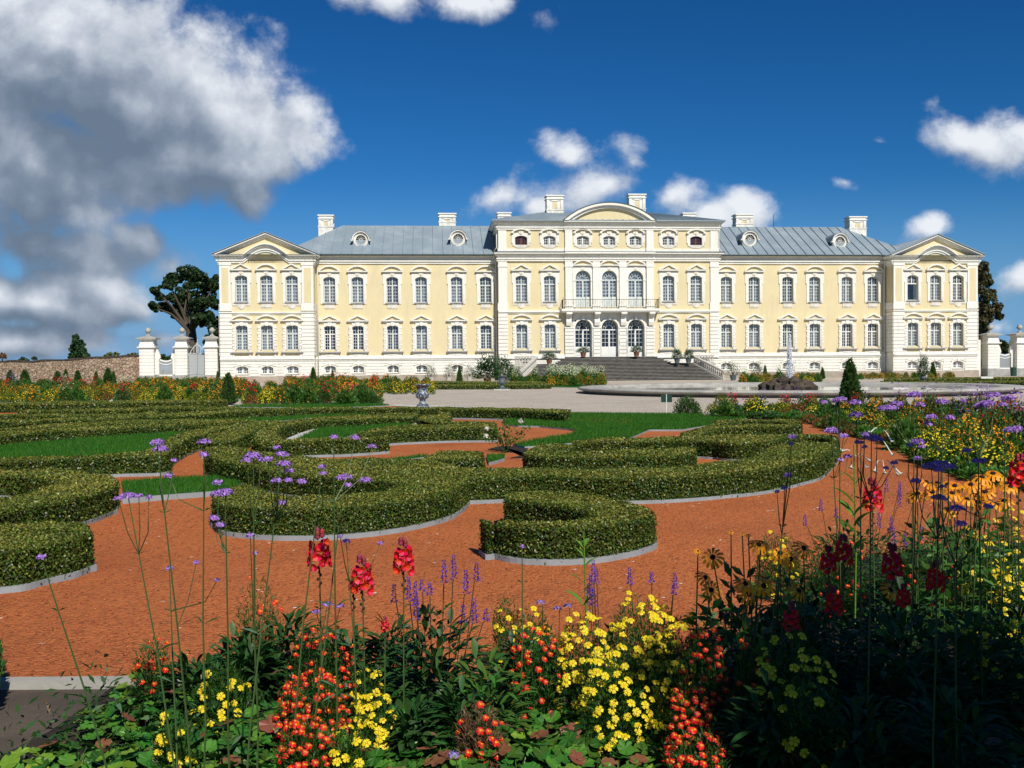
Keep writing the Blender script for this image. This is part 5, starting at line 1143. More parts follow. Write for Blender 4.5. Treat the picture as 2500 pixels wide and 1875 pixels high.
potted(sh_dark, 1653, 886, 850, 24, 'potted shrub on the landing right of the stairs nearest the steps', 112, 'dark tub on the landing nearest the right steps', 1.88, 'lead')
potted(sh_dark, 1681, 886, 852, 24, 'potted shrub against the top of the right balustrade', 112, 'dark tub against the top of the right balustrade', 1.88, 'lead')
potted(sh_olive, 1716, 868, 854, 34, 'low leafy plant spilling over the right level balustrade', 113, 'clay pot behind the right level balustrade', 1.88, ph=.2)
potted(sh_olive, 1281, 870, 852, 40, 'low leafy plant spilling over the left level balustrade', 113, 'clay pot behind the left level balustrade', 1.88, ph=.2)
potted(sh_dark, 1190, 932, 858, 64, 'tall dark oleander in a tub between the urns', 92, 'tub of the tall dark oleander between the urns', 0)
potted(sh_dark, 1230, 926, 862, 44, 'thin oleander in front of the left corner of the middle block', 102, 'tub of the thin oleander by the middle block', 0)
potted(sh_dark, 1255, 926, 885, 36, 'bushy oleander left of the left balustrade', 100, 'tub of the bushy oleander by the left balustrade', 0)
potted(sh_olive, 1790, 927, 880, 36, 'grey-green oleander at the foot of the right balustrade', 103, 'dark tub at the foot of the right balustrade', 0, 'lead')
for px, lab in ((1052, 'pale small potted tree in front of the fourth wing basement window'), (1096, 'pale small potted tree left of the small thuja'), (1147, 'pale small potted tree right of the small thuja')):
    potted(sh_olive, px, 932, 886, 26, lab, 108, 'white tub of the pale potted tree '+('in front of the fourth wing window' if px < 1060 else 'left of the small thuja' if px < 1100 else 'right of the small thuja'), 0, 'bright_stone')
potted(sh_olive, 1850, 928, 884, 34, 'grey leafy shrub behind the fountain in front of the second basement window', 100, 'tub of the grey leafy shrub behind the fountain', 0, 'lead')
# urns
def urn(px, ybase, ytop, lab, m, ped=0.0, plate=True):
    p = gp(px, ybase); D_ = p[1]; H = (ybase-ytop)/F*D_; t = thing('garden_urn', lab, 'urn', (p[0], p[1], .02)); k = H-.06
    if plate: b = MB(); b.box(-.55, .55, -.5, .5, -.02, .06); b.build('base_slab', 'bright_stone', t)
    b = MB(); b.box(-.25*k, .25*k, -.25*k, .25*k, .06, .12); b.lathe([(.22*k, .12), (.24*k, .17), (.15*k, .22), (.11*k, .3), (.13*k, .34), (.10*k, .37)], 20); b.build('foot', m, t, smooth=False)
    z = .37; b = MB(); b.lathe([(.10*k, z), (.2*k, z+.05*k), (.25*k, z+.12*k), (.26*k, z+.2*k), (.23*k, z+.27*k), (.215*k, z+.3*k), (.22*k, z+.45*k), (.25*k, k*.93), (.33*k, k*.96), (.34*k, k), (.29*k, k), (.2*k, k*.9), (.01, k*.85)], 26)
    for j in range(14): a = j*2*math.pi/14; b.tube([(.11*k*math.cos(a), .11*k*math.sin(a), z), (.25*k*math.cos(a), .25*k*math.sin(a), z+.09*k), (.27*k*math.cos(a), .27*k*math.sin(a), z+.2*k)], [.01, .025, .01], 5)
    b.build('bowl', m, t, smooth=True); return t
urn(1032, 1000, 935, 'blue and white glazed urn on the near edge of the gravel court', 'glazed'); urn(1226, 953, 916, 'grey stone urn farther back on the lawn edge before the stairs', 'lead')
u3 = urn(2254, 940, 912, 'grey urn with a leafy plant in front of the right pavilion', 'lead'); D_ = u3.location[1]; q = np.array(u3.location); q[2] = .75
dup(sh_dark, tuple(q), 1, (.8, .8, 1.5), 'leafy plant growing in the urn before the right pavilion')
# sign seen from behind
p = gp(1627, 1011); t = thing('plant_sign', 'small dark green sign board on a thin post at the edge of the gravel', 'sign', tuple(p)); k = p[1]/F
b = MB(); b.box(-13*k, 14*k, -.01, .01, 29*k, 49*k); b.build('board', 'green_plate', t); b = MB(); b.box(-.012, .012, -.028, -.012, 0, 49*k); b.build('post', 'frame_grey', t)
p = gp(1715, 1012); pts = [(p[0]+.25*math.sin(i*.8)-.3, p[1]+.1*math.cos(i*.5), .03+.02*math.sin(i)) for i in range(16)]; tag(MB().tube(pts, .015, 5).build('garden_hose', 'iron'), 'dark garden hose curled beside the low round conifer bush', 'hose')
# ------------------------------------------------------------------ flower heads (shared meshes)
def flower(n, r, droop, cup, m, me_, er, seed=0, petal=.62):
    b = MB()
    for k in range(n):
        a = 2*math.pi*k/n; w = math.pi/n*petal; c = lambda q, rr, z: (rr*math.cos(q), rr*math.sin(q), z)
        b.add([c(a, er*.5, cup), c(a-w, r*.62, cup+.12*r-droop*.3), c(a-w*.6, r*.95, cup-droop*.9), c(a+w*.6, r*.95, cup-droop), c(a+w, r*.62, cup+.12*r-droop*.3)], [(0, 1, 2, 3, 4)], 0)
    b.lathe([(er, cup-.001), (er*.8, cup+er*.55), (er*.2, cup+er*.8)], 7, m=1); return b.data('flower', [m, me_])
FY = flower(5, .0165, .003, 0, 'f_yellow', 'f_yellow_eye', .004, petal=.95); FR_ = flower(6, .0128, .004, 0, 'f_red', 'f_red_eye', .004, petal=.95)
FO = flower(12, .046, .018, 0, 'f_orange', 'cone', .012, petal=.8); FO.name = 'flower'
def snap_mesh():
    g = np.random.default_rng(4); b = MB()
    for k in range(20):
        z = .085*k/20; a = k*2.4; R = .024*(1-.35*k/20); c = np.array((R*math.cos(a), R*math.sin(a), z))
        for j in range(5):
            t = j*1.257+g.uniform(0, .5); u = np.array((math.cos(a), math.sin(a), .1)); s_ = np.cross(u, (0, 0, 1)); q = c+(s_*math.cos(t)+np.array((0, 0, 1))*math.sin(t))*.013; w = (s_*-math.sin(t)+np.array((0, 0, 1))*math.cos(t))*.009
            b.add([c, q*.5+c*.5+w+u*.004, q+u*.008+w*.5, q+u*.008-w*.5, q*.5+c*.5-w+u*.004], [(0, 1, 2, 3, 4)], 0)
    for k in range(6): a = k*2.1; b.lathe([(.001, 0), (.008, .006), (.007, .014), (.001, .022)], 5, (.008*math.cos(a), .008*math.sin(a), .088+.004*k), 1)
    return b.data('blossom', ['f_snap', 'f_snap_bud'])
SN = snap_mesh()
def umbel_mesh(r, n, m, seed, flat=.55):
    g = np.random.default_rng(seed); e = g.normal(size=(n, 3)); e[:, 2] = np.abs(e[:, 2])*.9; e /= np.linalg.norm(e, axis=1)[:, None]; P = e*r*np.array([1, 1, flat])*g.uniform(.75, 1, (n, 1))
    V = []; Fs = []; o = 0
    for k in (0, 1): v, f = leaf_geo(P+g.normal(0, .001, P.shape), e+g.normal(0, .35, (n, 3)), .0085, .006, g); V.append(v); Fs.append(f+o); o += len(v)
    return npmesh('flower_head', np.concatenate(V), np.concatenate(Fs), [m])
VB = [umbel_mesh(.021, 70, 'f_purple', 1), umbel_mesh(.013, 34, 'f_purple', 2, .8), umbel_mesh(.008, 16, 'f_purple', 3, 1)]
LIL = umbel_mesh(.02, 60, 'f_lilac', 9)
def spike_mesh(L, seed):
    g = np.random.default_rng(seed); n = int(L*1500); z = g.uniform(0, L, n); a = g.uniform(0, 6.28, n); r = (.010*(1-.6*z/L))*(.7+.5*(np.sin(z*260) > -.2)); P = np.column_stack([r*np.cos(a), r*np.sin(a), z]); D_ = np.column_stack([np.cos(a), np.sin(a), np.full(n, .25)])
    v, f = leaf_dir_geo(P*.5*np.array([1, 1, 2]), D_, r*1.1+.003, .006, g); return npmesh('flower_spike', v, f, ['f_violet'])
SPK = [spike_mesh(.11, 1), spike_mesh(.085, 2), spike_mesh(.06, 3)]
# ---- marigold mounds of the near bed: foliage + every flower a part
used_g = {}
def mound(label, cx, cy, rx, ry, h, nf, kind, dens=1.0, group=None, base=0.0, dry=False, tilt=0.0):
    t = thing('marigold_plant', label, 'flowers', (cx, cy, .01+base), 0, group); g = rng; n = int(5200*dens*(rx*ry/.04)**.7)
    e = g.normal(size=(n, 3)); e[:, 2] = np.abs(e[:, 2]); e /= np.linalg.norm(e, axis=1)[:, None]; rr = g.uniform(.1, .97, (n, 1))**.5; e2 = e.copy(); e2[:, :2] *= (np.linalg.norm(e[:, :2], axis=1)[:, None]+.05)**-.45; P = e2*rr*np.array([rx, ry, h]); D_ = e*np.array([.5, .5, .3])+np.array([0, 0, .9])+g.normal(0, .45, (n, 3))
    v, f = leaf_dir_geo(P, D_, g.uniform(.02, .05, n), .0035, g); v2, f2 = leaf_dir_geo(P[:n//3], D_[:n//3]+g.normal(0, .4, (n//3, 3)), .022, .009, g); V, Fc, mi = join_geo([(v, f, 0), (v2, f2, 0)])
    obj('foliage', npmesh('foliage', V, Fc, ['dry' if dry else 'feather']), t)
    me = FY if kind == 'y' else FR_; done = []
    for k in range(nf*25):
        if len(done) >= nf: break
        e = g.normal(size=3); e[2] = abs(e[2])+.15; e[1] -= .55
        if e[1] > .3*abs(e[2])+.1: continue
        e /= np.linalg.norm(e); e2 = e.copy(); e2[:2] *= (np.linalg.norm(e[:2])+.05)**-.45; p = e2*np.array([rx, ry, h])*g.uniform(.94, 1.05)
        if any((p[0]-q[0])**2+(p[1]-q[1])**2+(p[2]-q[2])**2 < .022**2 for q in done): continue
        done.append(p); o = bpy.data.objects.new('flower', me); C.objects.link(o); o.parent = t; o.location = tuple(p)
        nrm = Vector((e[0]*.6+SUN[0]*.3+g.normal()*.25, e[1]*.6-.35+g.normal()*.25, .75)).normalized(); o.rotation_euler = nrm.to_track_quat('Z', 'Y').to_euler(); s_ = g.uniform(.95, 1.35); o.scale = (s_,)*3
    return t
def mpx(x0, x1, yt, yb, d, kind, nf, label, k=1, **kw):       # mound that fills the photo box x0..x1, yt..yb around distance d
    xm = (x0+x1)/2; c = at(xm, yt, d); rx = (x1-x0)/2/F*d; ry = kw.pop('ry', rx); h = at(xm, yt, d+ry*.4)[2]; mound(label, c[0], d, rx, ry, max(.1, h), nf, kind, **kw)
mpx(1470, 1660, 1452, 1650, 4.55, 'y', 100, 'highest part of the big mound of small yellow marigolds', ry=.30)
mpx(1600, 1745, 1500, 1670, 4.35, 'y', 76, 'right flank of the big yellow marigold mound beside the shade')
mpx(1350, 1500, 1500, 1690, 4.35, 'y', 76, 'left flank of the big yellow marigold mound')
mpx(1400, 1620, 1570, 1700, 4.05, 'y', 84, 'front of the big yellow marigold mound above the round leaves', ry=.2)
mpx(1585, 1690, 1600, 1660, 3.95, 'y', 14, 'small yellow marigold tuft among the red ones at the mound corner')
mpx(1262, 1345, 1478, 1600, 4.9, 'y', 26, 'thin yellow marigold behind the small red ones right of the salvia')
mpx(1195, 1280, 1458, 1540, 5.2, 'y', 12, 'sparse yellow marigold standing against the red gravel')
mpx(1235, 1395, 1525, 1690, 4.4, 'r', 64, 'orange-red marigold between the salvia leaves and the yellow mound')
mpx(1640, 1790, 1540, 1720, 4.0, 'r', 80, 'upper orange-red marigold at the right edge of the yellow mound', group=None)
mpx(1620, 1745, 1665, 1790, 3.7, 'r', 70, 'middle orange-red marigold below the yellow mound at the shade line')
mpx(1620, 1790, 1780, 1880, 3.4, 'r', 60, 'lowest orange-red marigold at the bottom edge beside the shade')
mpx(1105, 1240, 1716, 1800, 3.75, 'r', 22, 'half withered orange marigold with brown stems below the salvia', dry=True)
mpx(690, 880, 1535, 1650, 4.5, 'r', 74, 'upper red marigold under the tall red snapdragon')
mpx(665, 860, 1640, 1760, 4.05, 'r', 98, 'dense red marigold in the middle of the left group')
mpx(670, 830, 1750, 1835, 3.7, 'r', 62, 'front red marigold above the round leaves left of the yellow one')
mpx(855, 940, 1632, 1700, 4.3, 'y', 20, 'upper bright yellow marigold beside the dense red one')
mpx(865, 975, 1690, 1795, 3.9, 'y', 50, 'bright yellow marigold right of the dense red one')
mpx(800, 905, 1765, 1800, 3.65, 'y', 16, 'small yellow marigold in front of the dense red one')
mpx(465, 615, 1618, 1700, 4.25, 'y', 24, 'loose yellow marigold in a slanting row left of the red group')
mpx(375, 475, 1740, 1830, 3.75, 'y', 17, 'small yellow marigold beside the long lime leaves at lower left')
mpx(320, 425, 1560, 1650, 4.6, 'r', 22, 'small red marigold at the left end of the near bed')
mpx(560, 700, 1412, 1560, 5.0, 'r', 20, 'open red marigold among the verbena stems against the gravel', dens=.6)
mpx(1840, 1990, 1530, 1700, 3.8, 'y', 44, 'yellow marigold in deep shade right of the lit ones', group=None)
mpx(1900, 2060, 1600, 1740, 3.5, 'y', 34, 'second yellow marigold in the deep shade nearer to the viewer')
mpx(1780, 1900, 1560, 1700, 3.9, 'r', 30, 'red marigold just inside the edge of the shade')
mpx(2330, 2520, 1500, 1620, 4.3, 'y', 40, 'yellow marigold in the shade at the right edge of the picture')
mpx(2330, 2440, 1290, 1400, 5.6, 'y', 48, 'sunlit yellow marigold above the shade at the right edge, left part')
mpx(2410, 2530, 1250, 1390, 5.9, 'y', 62, 'sunlit yellow marigold above the shade at the right edge, upper part')
mpx(2420, 2540, 1360, 1450, 5.4, 'y', 44, 'sunlit yellow marigold above the shade at the right edge, lower part')
mpx(2150, 2350, 1330, 1400, 6.0, 'r', 34, 'scattered red marigold behind the shaded snapdragons')
mpx(1960, 2120, 1310, 1400, 6.3, 'r', 30, 'scattered red marigold under the pale tobacco plant')
mpx(1840, 1960, 1300, 1370, 6.8, 'y', 26, 'yellow marigold tuft against the gravel behind the orange coneflowers')
# ---- round leaved ground planting along the front
def rleaf(g, c, R, nrm, b, m):
    nrm = nrm/np.linalg.norm(nrm); a0 = g.uniform(0, 6.28); u = np.cross(nrm, (math.cos(a0), math.sin(a0), .3)); u /= np.linalg.norm(u); w = np.cross(nrm, u); k = 20; vs = [c-nrm*R*.12]
    for i in range(k): t = 2*math.pi*i/k; rr = R*(.82+.18*abs(math.cos(t*3.5)))*(.55 if i == 0 else 1)*g.uniform(.95, 1.05); vs.append(c+(u*math.cos(t)+w*math.sin(t))*rr+nrm*(R*.16*math.cos(t*7)*.4+g.normal(0, R*.03)))
    b.add(vs, [(0, 1+i, 1+(i+1) % k) for i in range(k)], m)
def rosette(seed, m, nl=15):
    g = np.random.default_rng(seed); t = thing('coral_bells', 'x', 'plant'); b = MB()
    for i in range(nl):
        a = g.uniform(0, 6.28); rr = .16*math.sqrt(g.uniform(.02, 1)); c = np.array((rr*math.cos(a), rr*math.sin(a), .13-.35*rr+g.normal(0, .012))); rleaf(g, c, g.uniform(.030, .047), np.array((math.cos(a)*.5*rr/.16+g.normal(0, .2), math.sin(a)*.5*rr/.16-.15+g.normal(0, .2), 1)), b, 0 if g.uniform() > .03 else 1)
        b.tube([(0, 0, 0), tuple(c*np.array([.6, .6, .8])), tuple(c-np.array([0, 0, .006]))], .0018, 3, 0)
    b.build('leaves', [m, 'heuchera_red' if m != 'heuchera_lime' else 'heuchera'], t); return t
rp = [rosette(1, 'heuchera'), rosette(2, 'heuchera'), rosette(3, 'heuchera', 17), rosette(4, 'heuchera_lime', 9)]
first = [True]*4; k_ = 0
def put_rosette(i, p, sc, lab, grp):
    if first[i]: first[i] = False; o = rp[i]; o.location = p; o.scale = (sc,)*3; o['label'] = lab; o['group'] = grp; return o
    return dup(rp[i], p, rng.uniform(0, 6.28), sc, lab, grp)
fr = []
for (x, y) in [(x, y) for y in (1800, 1850, 1905, 1970) for x in range(-60 if y > 1850 else 120, 1640, 82)]:
    x += rng.uniform(-25, 25); y += rng.uniform(-18, 18)
    if x < 330 and y < 1890-x*.22: continue
    fr.append((x, y))
for x, y in [(290, 1690), (340, 1655), (400, 1700), (300, 1745), (220, 1790), (360, 1770), (255, 1735), (420, 1660), (1000, 1790), (1060, 1770)]: fr.append((x, y+35))
for (x, y) in [(x+rng.uniform(-30, 30), y+rng.uniform(-20, 20)) for y in (1830, 1930) for x in range(1820, 2520, 120)]: fr.append((x, y))
for (x, y) in fr:
    p = gp(x, y+25); i = int(rng.integers(0, 3)) if rng.uniform() > (.10 if x > 300 else .3) else 3
    sh_ = x > 1790; put_rosette(i, (p[0], p[1], .0+rng.uniform(0, .03)), rng.uniform(.85, 1.2), 'round-leaved green plant in the shaded front of the near bed' if sh_ else ('lime coloured round-leaved plant at the front of the near bed' if i == 3 else 'round-leaved green plant at the front of the near bed'), 'coral bells in the shade' if sh_ else ('lime coral bells along the front' if i == 3 else 'green coral bells along the front'))
# one leaf plant with long lime leaves
def strap(label, x, y, L, n, m, seed, name='hosta', wd=.24, up=.8, cat='plant'):
    g = np.random.default_rng(seed); p = gp(x, y); t = thing(name, label, cat, tuple(p)); b = MB()
    for i in range(n):
        a = 2*math.pi*i/n+g.uniform(-.3, .3); l = L*g.uniform(.7, 1.1); pts = []; d = np.array((math.cos(a), math.sin(a), 0)); s_ = np.array((-math.sin(a), math.cos(a), 0)); K = 6; el = g.uniform(.5, 1)*up
        for j in range(K+1): t_ = j/K; c = d*l*t_*.85+np.array((0, 0, 1))*l*(el*t_-.75*el*t_*t_); w = l*wd/2*math.sin(math.pi*min(.97, .12+.88*t_))**.8; pts += [c-s_*w+np.array((0, 0, w*.35)), c, c+s_*w+np.array((0, 0, w*.35))]
        b.add(pts, [q for j in range(K) for q in ((3*j, 3*j+1, 3*j+4, 3*j+3), (3*j+1, 3*j+2, 3*j+5, 3*j+4))])
    b.build('leaves', m, t, smooth=True); return t
strap('plant with long pointed lime-green leaves at the lower left of the bed', 330, 1900, .26, 13, 'leafy_light', 3)
strap('low plant with pointed leaves behind the small yellow marigold', 560, 1720, .17, 11, 'leafy_dark', 5); strap('pointed-leaf plant under the verbena stems', 520, 1640, .2, 13, 'leafy_dark', 6); strap('pointed-leaf plant left of the red group', 640, 1690, .18, 12, 'leafy_dark', 8)
# ---- salvia: leaves and violet spikes
def salvia(label, x, d, rx, h, nl, spikes, seed, zb=0.0, name='salvia'):
    g = np.random.default_rng(seed); c = at(x, 1500, d); t = thing(name, label, 'flowers' if name == 'salvia' else 'plant', (c[0], d, 0)); n = nl
    e = g.normal(size=(n, 3)); e[:, 2] = np.abs(e[:, 2])+.1; e /= np.linalg.norm(e, axis=1)[:, None]; P = e*g.uniform(.35, .95, (n, 1))*np.array([rx, rx*.9, h]); K = 5; V = []; Fs = []; o = 0
    for i in range(n):
        dd = e[i]*np.array([1, 1, .25])+g.normal(0, .25, 3)+np.array([0, 0, .15]); dd /= np.linalg.norm(dd); s_ = np.cross(dd, (0, 0, 1)); s_ /= np.linalg.norm(s_)+1e-9; l = g.uniform(.065, .115)
        for j in range(K+1): t_ = j/K; cc = P[i]+dd*l*t_+np.array((0, 0, -.25*l*t_*t_)); w = l*.14*math.sin(math.pi*min(.98, .08+.92*t_)); V += [cc-s_*w+np.array((0, 0, w*.4)), cc, cc+s_*w+np.array((0, 0, w*.4))]
        Fs += [tuple(q+o for q in f) for j in range(K) for f in ((3*j, 3*j+1, 3*j+4, 3*j+3), (3*j+1, 3*j+2, 3*j+5, 3*j+4))]; o += 3*(K+1)
    obj('foliage', npmesh('foliage', np.array(V), np.array(Fs), ['leafy_dark' if seed % 2 == 0 else 'leafy']), t)
    for (px, yt, k) in spikes:
        L = (.11, .085, .06)[k]; tip = at(px, yt, d+g.uniform(-.12, .12)); q = np.array([tip[0]-c[0], tip[1]-d, tip[2]-L]); s_ = obj('flower_spike', SPK[k], t, tuple(q), g.uniform(0, 6)); b = MB(); b.tube([(q[0]*.7, q[1]*.7, h*.5), tuple(q*np.array([.95, .95, 1])), tuple(q)], .0022, 4); b.build('stem', 'stem_dark', t)
Z2 = conv(2.885, 550, 1300)
salvia('leafy violet salvia in the centre of the near bed', 1060, 4.4, .27, .55, 620, [(1084, 1366, 0), (1108, 1355, 0), (1014, 1420, 0), (1016, 1455, 0), (997, 1408, 0), (962, 1425, 1), (1030, 1413, 2), (1049, 1422, 2), (1137, 1391, 0), (1163, 1372, 1), (1158, 1462, 0), (1130, 1475, 1), (1186, 1485, 2)], 4)
salvia('paler salvia foliage right of the central one', 1190, 4.15, .17, .42, 260, [], 5)
salvia('young light green salvia low in front of the central one', 1200, 3.8, .12, .24, 80, [], 7)
salvia('violet salvia spikes behind the yellow mound', 1480, 5.0, .10, .30, 60, [(1448, 1368, 0), (1442, 1400, 0), (1456, 1385, 1), (1437, 1425, 0), (1450, 1440, 1)], 6)
salvia('three violet salvia spikes standing apart on the gravel side', 1590, 5.0, .10, .28, 60, [(1537, 1386, 1), (1591, 1395, 2), (1648, 1397, 1), (1645, 1425, 2)], 8)
salvia('violet salvia at the right under the tall verbena stems', 2080, 7.0, .45, .5, 420, [(1965, 1255, 1), (2004, 1218, 1), (2041, 1235, 1), (2130, 1185, 1), (2164, 1165, 0), (2196, 1175, 0), (2195, 1200, 0), (2145, 1250, 0), (2175, 1260, 0), (2182, 1290, 0), (2240, 1190, 1), (2250, 1285, 0), (2210, 1300, 0)], 10)
salvia('dark green leafy clump right of the shaded stems', 2270, 6.6, .42, .48, 380, [(2330, 1300, 1)], 12)
salvia('dark leafy undergrowth of the orange coneflowers', 1790, 4.9, .26, .5, 260, [], 14); salvia('leafy undergrowth of the shaded coneflowers', 1950, 4.9, .3, .48, 260, [], 16); salvia('leafy base of the right orange coneflowers', 2330, 6.2, .45, .55, 360, [], 18)
for i, (x, d, rx, h, lab) in enumerate([(600, 4.75, .20, .36, 'dark leafy clump at the foot of the verbena stems'), (705, 4.9, .18, .42, 'leafy clump under the left red snapdragon'), (845, 4.75, .17, .36, 'leafy clump under the lowest red snapdragon'), (950, 4.8, .16, .38, 'leafy clump between the snapdragons and the salvia'), (470, 4.6, .16, .26, 'low leafy clump beside the small red marigold at the left'),
    (1290, 4.7, .18, .36, 'leafy clump behind the orange-red marigold'), (1120, 4.0, .16, .30, 'leafy clump below the central salvia'), (1000, 3.9, .15, .26, 'leafy clump left of the withered marigold'), (1830, 4.3, .28, .60, 'shaded leafy clump under the orange coneflowers'), (2010, 4.1, .30, .62, 'shaded leafy clump in the middle of the dark bed'), (2190, 4.0, .30, .62, 'shaded leafy clump under the dark red snapdragons'), (2360, 4.1, .30, .58, 'shaded leafy clump near the right edge'), (2480, 4.4, .28, .56, 'shaded leafy clump cut by the right edge'),
    (1900, 3.6, .26, .46, 'shaded leafy clump nearer to the viewer at the left'), (2100, 3.5, .28, .46, 'shaded leafy clump nearer to the viewer in the middle'), (2320, 3.5, .28, .46, 'shaded leafy clump nearer to the viewer at the right'), (2200, 4.8, .28, .58, 'shaded leafy clump behind the dark red snapdragons'), (1960, 4.9, .26, .56, 'leafy clump at the far side of the shade')]):
    salvia(lab, x, d, rx, h, int(260+rx*1300), [], 60+2*i, name='leafy_plant')
# ---- snapdragons
def snap(label, px, py, d, sc=1.0, low=None):
    p = at(px, py, d); t = thing('snapdragon', label, 'flower', (p[0], d, 0)); z = p[2]; o = obj('blossom', SN, t, (0, 0, z-.10*sc), rng.uniform(0, 6), (sc*1.45, sc*1.45, sc*1.15)); b = MB(); g = rng; k = g.normal(0, .012, 2)
    b.tube([(k[0], k[1], 0), (k[0]*.5, k[1]*.5, z*.5), (0, 0, z-.08*sc)], [.004, .0035, .003], 5)
    for j in range(7): a = j*2.4; zz = z-.10*sc-.016*j; b.lathe([(.001, 0), (.0055, .004), (.006, .010), (.001, .016)], 5, (.007*math.cos(a), .007*math.sin(a), zz), 1)
    b.build('stem', ['stem', 'stem_dark'], t); n = 26; P = np.column_stack([g.normal(0, .004, (n, 2)), g.uniform(.05, z*.72, n)]); D_ = np.column_stack([g.normal(0, 1, (n, 2)), g.uniform(0, .8, n)]); v, f = leaf_dir_geo(P, D_, .045, .009, g); obj('leaves', npmesh('leaves', v, f, ['leafy_dark']), t)
for a_ in [('tall red snapdragon at the left of the three lit ones', 779, 1318, 4.2, 1.1), ('lowest of the three lit red snapdragons', 884, 1382, 4.2, 1.05), ('red snapdragon nearest the violet salvia spikes', 985, 1338, 4.2, 1.0), ('small red snapdragon bud left of the lowest lit bloom', 862, 1415, 4.25, .45), ('dark red snapdragon bud above the salvia leaves', 940, 1515, 4.2, .4),
           ('bright red snapdragon beside the pale tobacco leaves', 2130, 1190, 5.2, 1.15), ('red snapdragon cut by the right edge of the picture', 2487, 1130, 4.6, 1.0),
           ('shaded dark red snapdragon left of the pale tobacco stem', 2022, 1350, 4.2, .75), ('shaded dark red snapdragon right against the tobacco stem', 2060, 1325, 4.2, .85), ('big shaded red snapdragon below the violet spikes', 2178, 1350, 4.2, .95), ('shaded red snapdragon at the right of its dark group', 2285, 1390, 4.2, .85), ('nearest dark red snapdragon in the middle of the shade', 2036, 1450, 4.0, .75), ('dark red snapdragon at the left inside the shade', 1932, 1490, 3.9, .7), ('dark red snapdragon beside the shaded yellow coneflower', 2206, 1440, 4.1, .65)]: snap(*a_)
# ---- coneflowers
def conef(label, px, py, d, face=(0, -.6, .8), sc=1.0, group=None, bud=False):
    p = at(px, py, d); t = thing('coneflower', label, 'flower', (p[0], d, 0), 0, group); z = p[2]; g = rng
    o = obj('flower', FO, t, (0, 0, z), 0, sc if not bud else .35*sc); nv = Vector((face[0]+g.normal()*.15, face[1]+g.normal()*.15, face[2])).normalized(); o.rotation_euler = nv.to_track_quat('Z', 'Y').to_euler()
    b = MB(); k = g.normal(0, .03, 2); b.tube([(k[0], k[1], 0), (k[0]*.8, k[1]*.8, z*.6), (0, 0, z-.004)], [.0045, .0035, .003], 5); b.build('stem', 'stem', t)
    n = 16; P = np.column_stack([g.normal(0, .006, (n, 2)), g.uniform(.1, z*.8, n)]); D_ = np.column_stack([g.normal(0, 1, (n, 2)), g.uniform(.2, 1, n)]); v, f = leaf_dir_geo(P, D_, .085, .032, g); obj('leaves', npmesh('leaves', v, f, ['leafy']), t)
conef('open orange coneflower facing the viewer at the left of its group', 1740, 1360, 4.2, (-.1, -.8, .5), 1.1); conef('closed coneflower bud left of the open orange one', 1704, 1345, 4.3, bud=True, sc=1.2)
for x, y, lab in ((1785, 1298, 'left green coneflower bud above the orange group'), (1812, 1302, 'middle green coneflower bud above the orange group'), (1827, 1306, 'right green coneflower bud above the orange group')): conef(lab, x, y, 4.5, bud=True, sc=.9)
conef('orange coneflower under the open one, half turned away', 1722, 1410, 4.3, (.3, -.5, .6)); conef('low orange coneflower left under the group', 1736, 1440, 4.2, (-.3, -.7, .5)); conef('orange coneflower at the upper right of the buds', 1858, 1325, 4.6, (.2, -.3, .9)); 
for x, y in ((1828, 1450), (1865, 1430), (1950, 1443), (1852, 1330), (1930, 1365), (1962, 1338), (1905, 1350), (2174, 1440), (1820, 1425)): conef('orange coneflower in the shade of the near bed', x, y, 4.1+rng.uniform(-.2, .1), (rng.normal()*.3, -.6, .6), group='shaded orange coneflowers')
for x, y in ((1650, 880), (1800, 870), (1850, 930), (1430, 950), (1370, 940), (1560, 940), (1530, 1060), (1600, 1010), (1680, 1000), (1830, 1070), (1380, 1140), (1130, 1010), (1200, 920), (1880, 960), (1090, 1020), (1740, 850), (1620, 1080), (1290, 930), (1250, 1000), (1410, 1010), (1760, 1100), (1700, 930)):
    conef('sunlit orange coneflower in the tall group at the right', 1900+x/3.318, 900+y/3.318, 5.4+rng.uniform(-.4, .4), (rng.normal()*.25, -.35, .9), 1.25, group='sunlit orange coneflowers at the right')
# ---- verbena: thin tall stems with purple heads
def verbena(label, base, heads, seed, group=None, th=1.0):
    g = np.random.default_rng(seed); bx, by = base; t = thing('verbena', label, 'flower', (bx, by, 0), 0, group); b = MB(); top = max(h[2] for h in heads); H3 = [np.array([h[0]-bx, h[1]-by, h[2]]) for h in heads]; main = H3[0]; jz = .52*main[2]
    j0 = np.array([main[0]*.45, main[1]*.45, jz]); j1 = np.array([main[0]*.8, main[1]*.8, main[2]*.82]); b.tube([(0, 0, 0), j0*np.array([.5, .5, .5])+g.normal(0, .008, 3), j0, j1, main], [.0042*th, .0038*th, .0033*th, .0024*th, .0018*th], 5)
    for i, h in enumerate(H3):
        if i: s_ = j1 if h[2] > j1[2]+.02 else j0 if h[2] > j0[2]+.02 else j0*.5; m_ = (s_+h)/2+np.array([(h[0]-s_[0])*.2, 0, -.02]); b.tube([s_, m_, h], [.0022*th, .002*th, .0014*th], 4)
    b.build('stem', 'stem', t)
    for h, hd in zip(H3, heads): obj('flower_head', VB[hd[3]], t, tuple(h), g.uniform(0, 6), g.uniform(.9, 1.15)*(1.3 if hd[3] == 0 else 1.15)*(1.3 if by > 4.5 else 1))
    for jj in (j0, j1, j0*.55):
        for s_ in (-1, 1): v, f = leaf_dir_geo(np.array([jj]), np.array([[s_*.9, g.normal()*.4, .5]]), .09 if jj[2] < j1[2] else .03, .008, g); obj('leaf', npmesh('leaf', v, f, ['leafy_dark']), t)
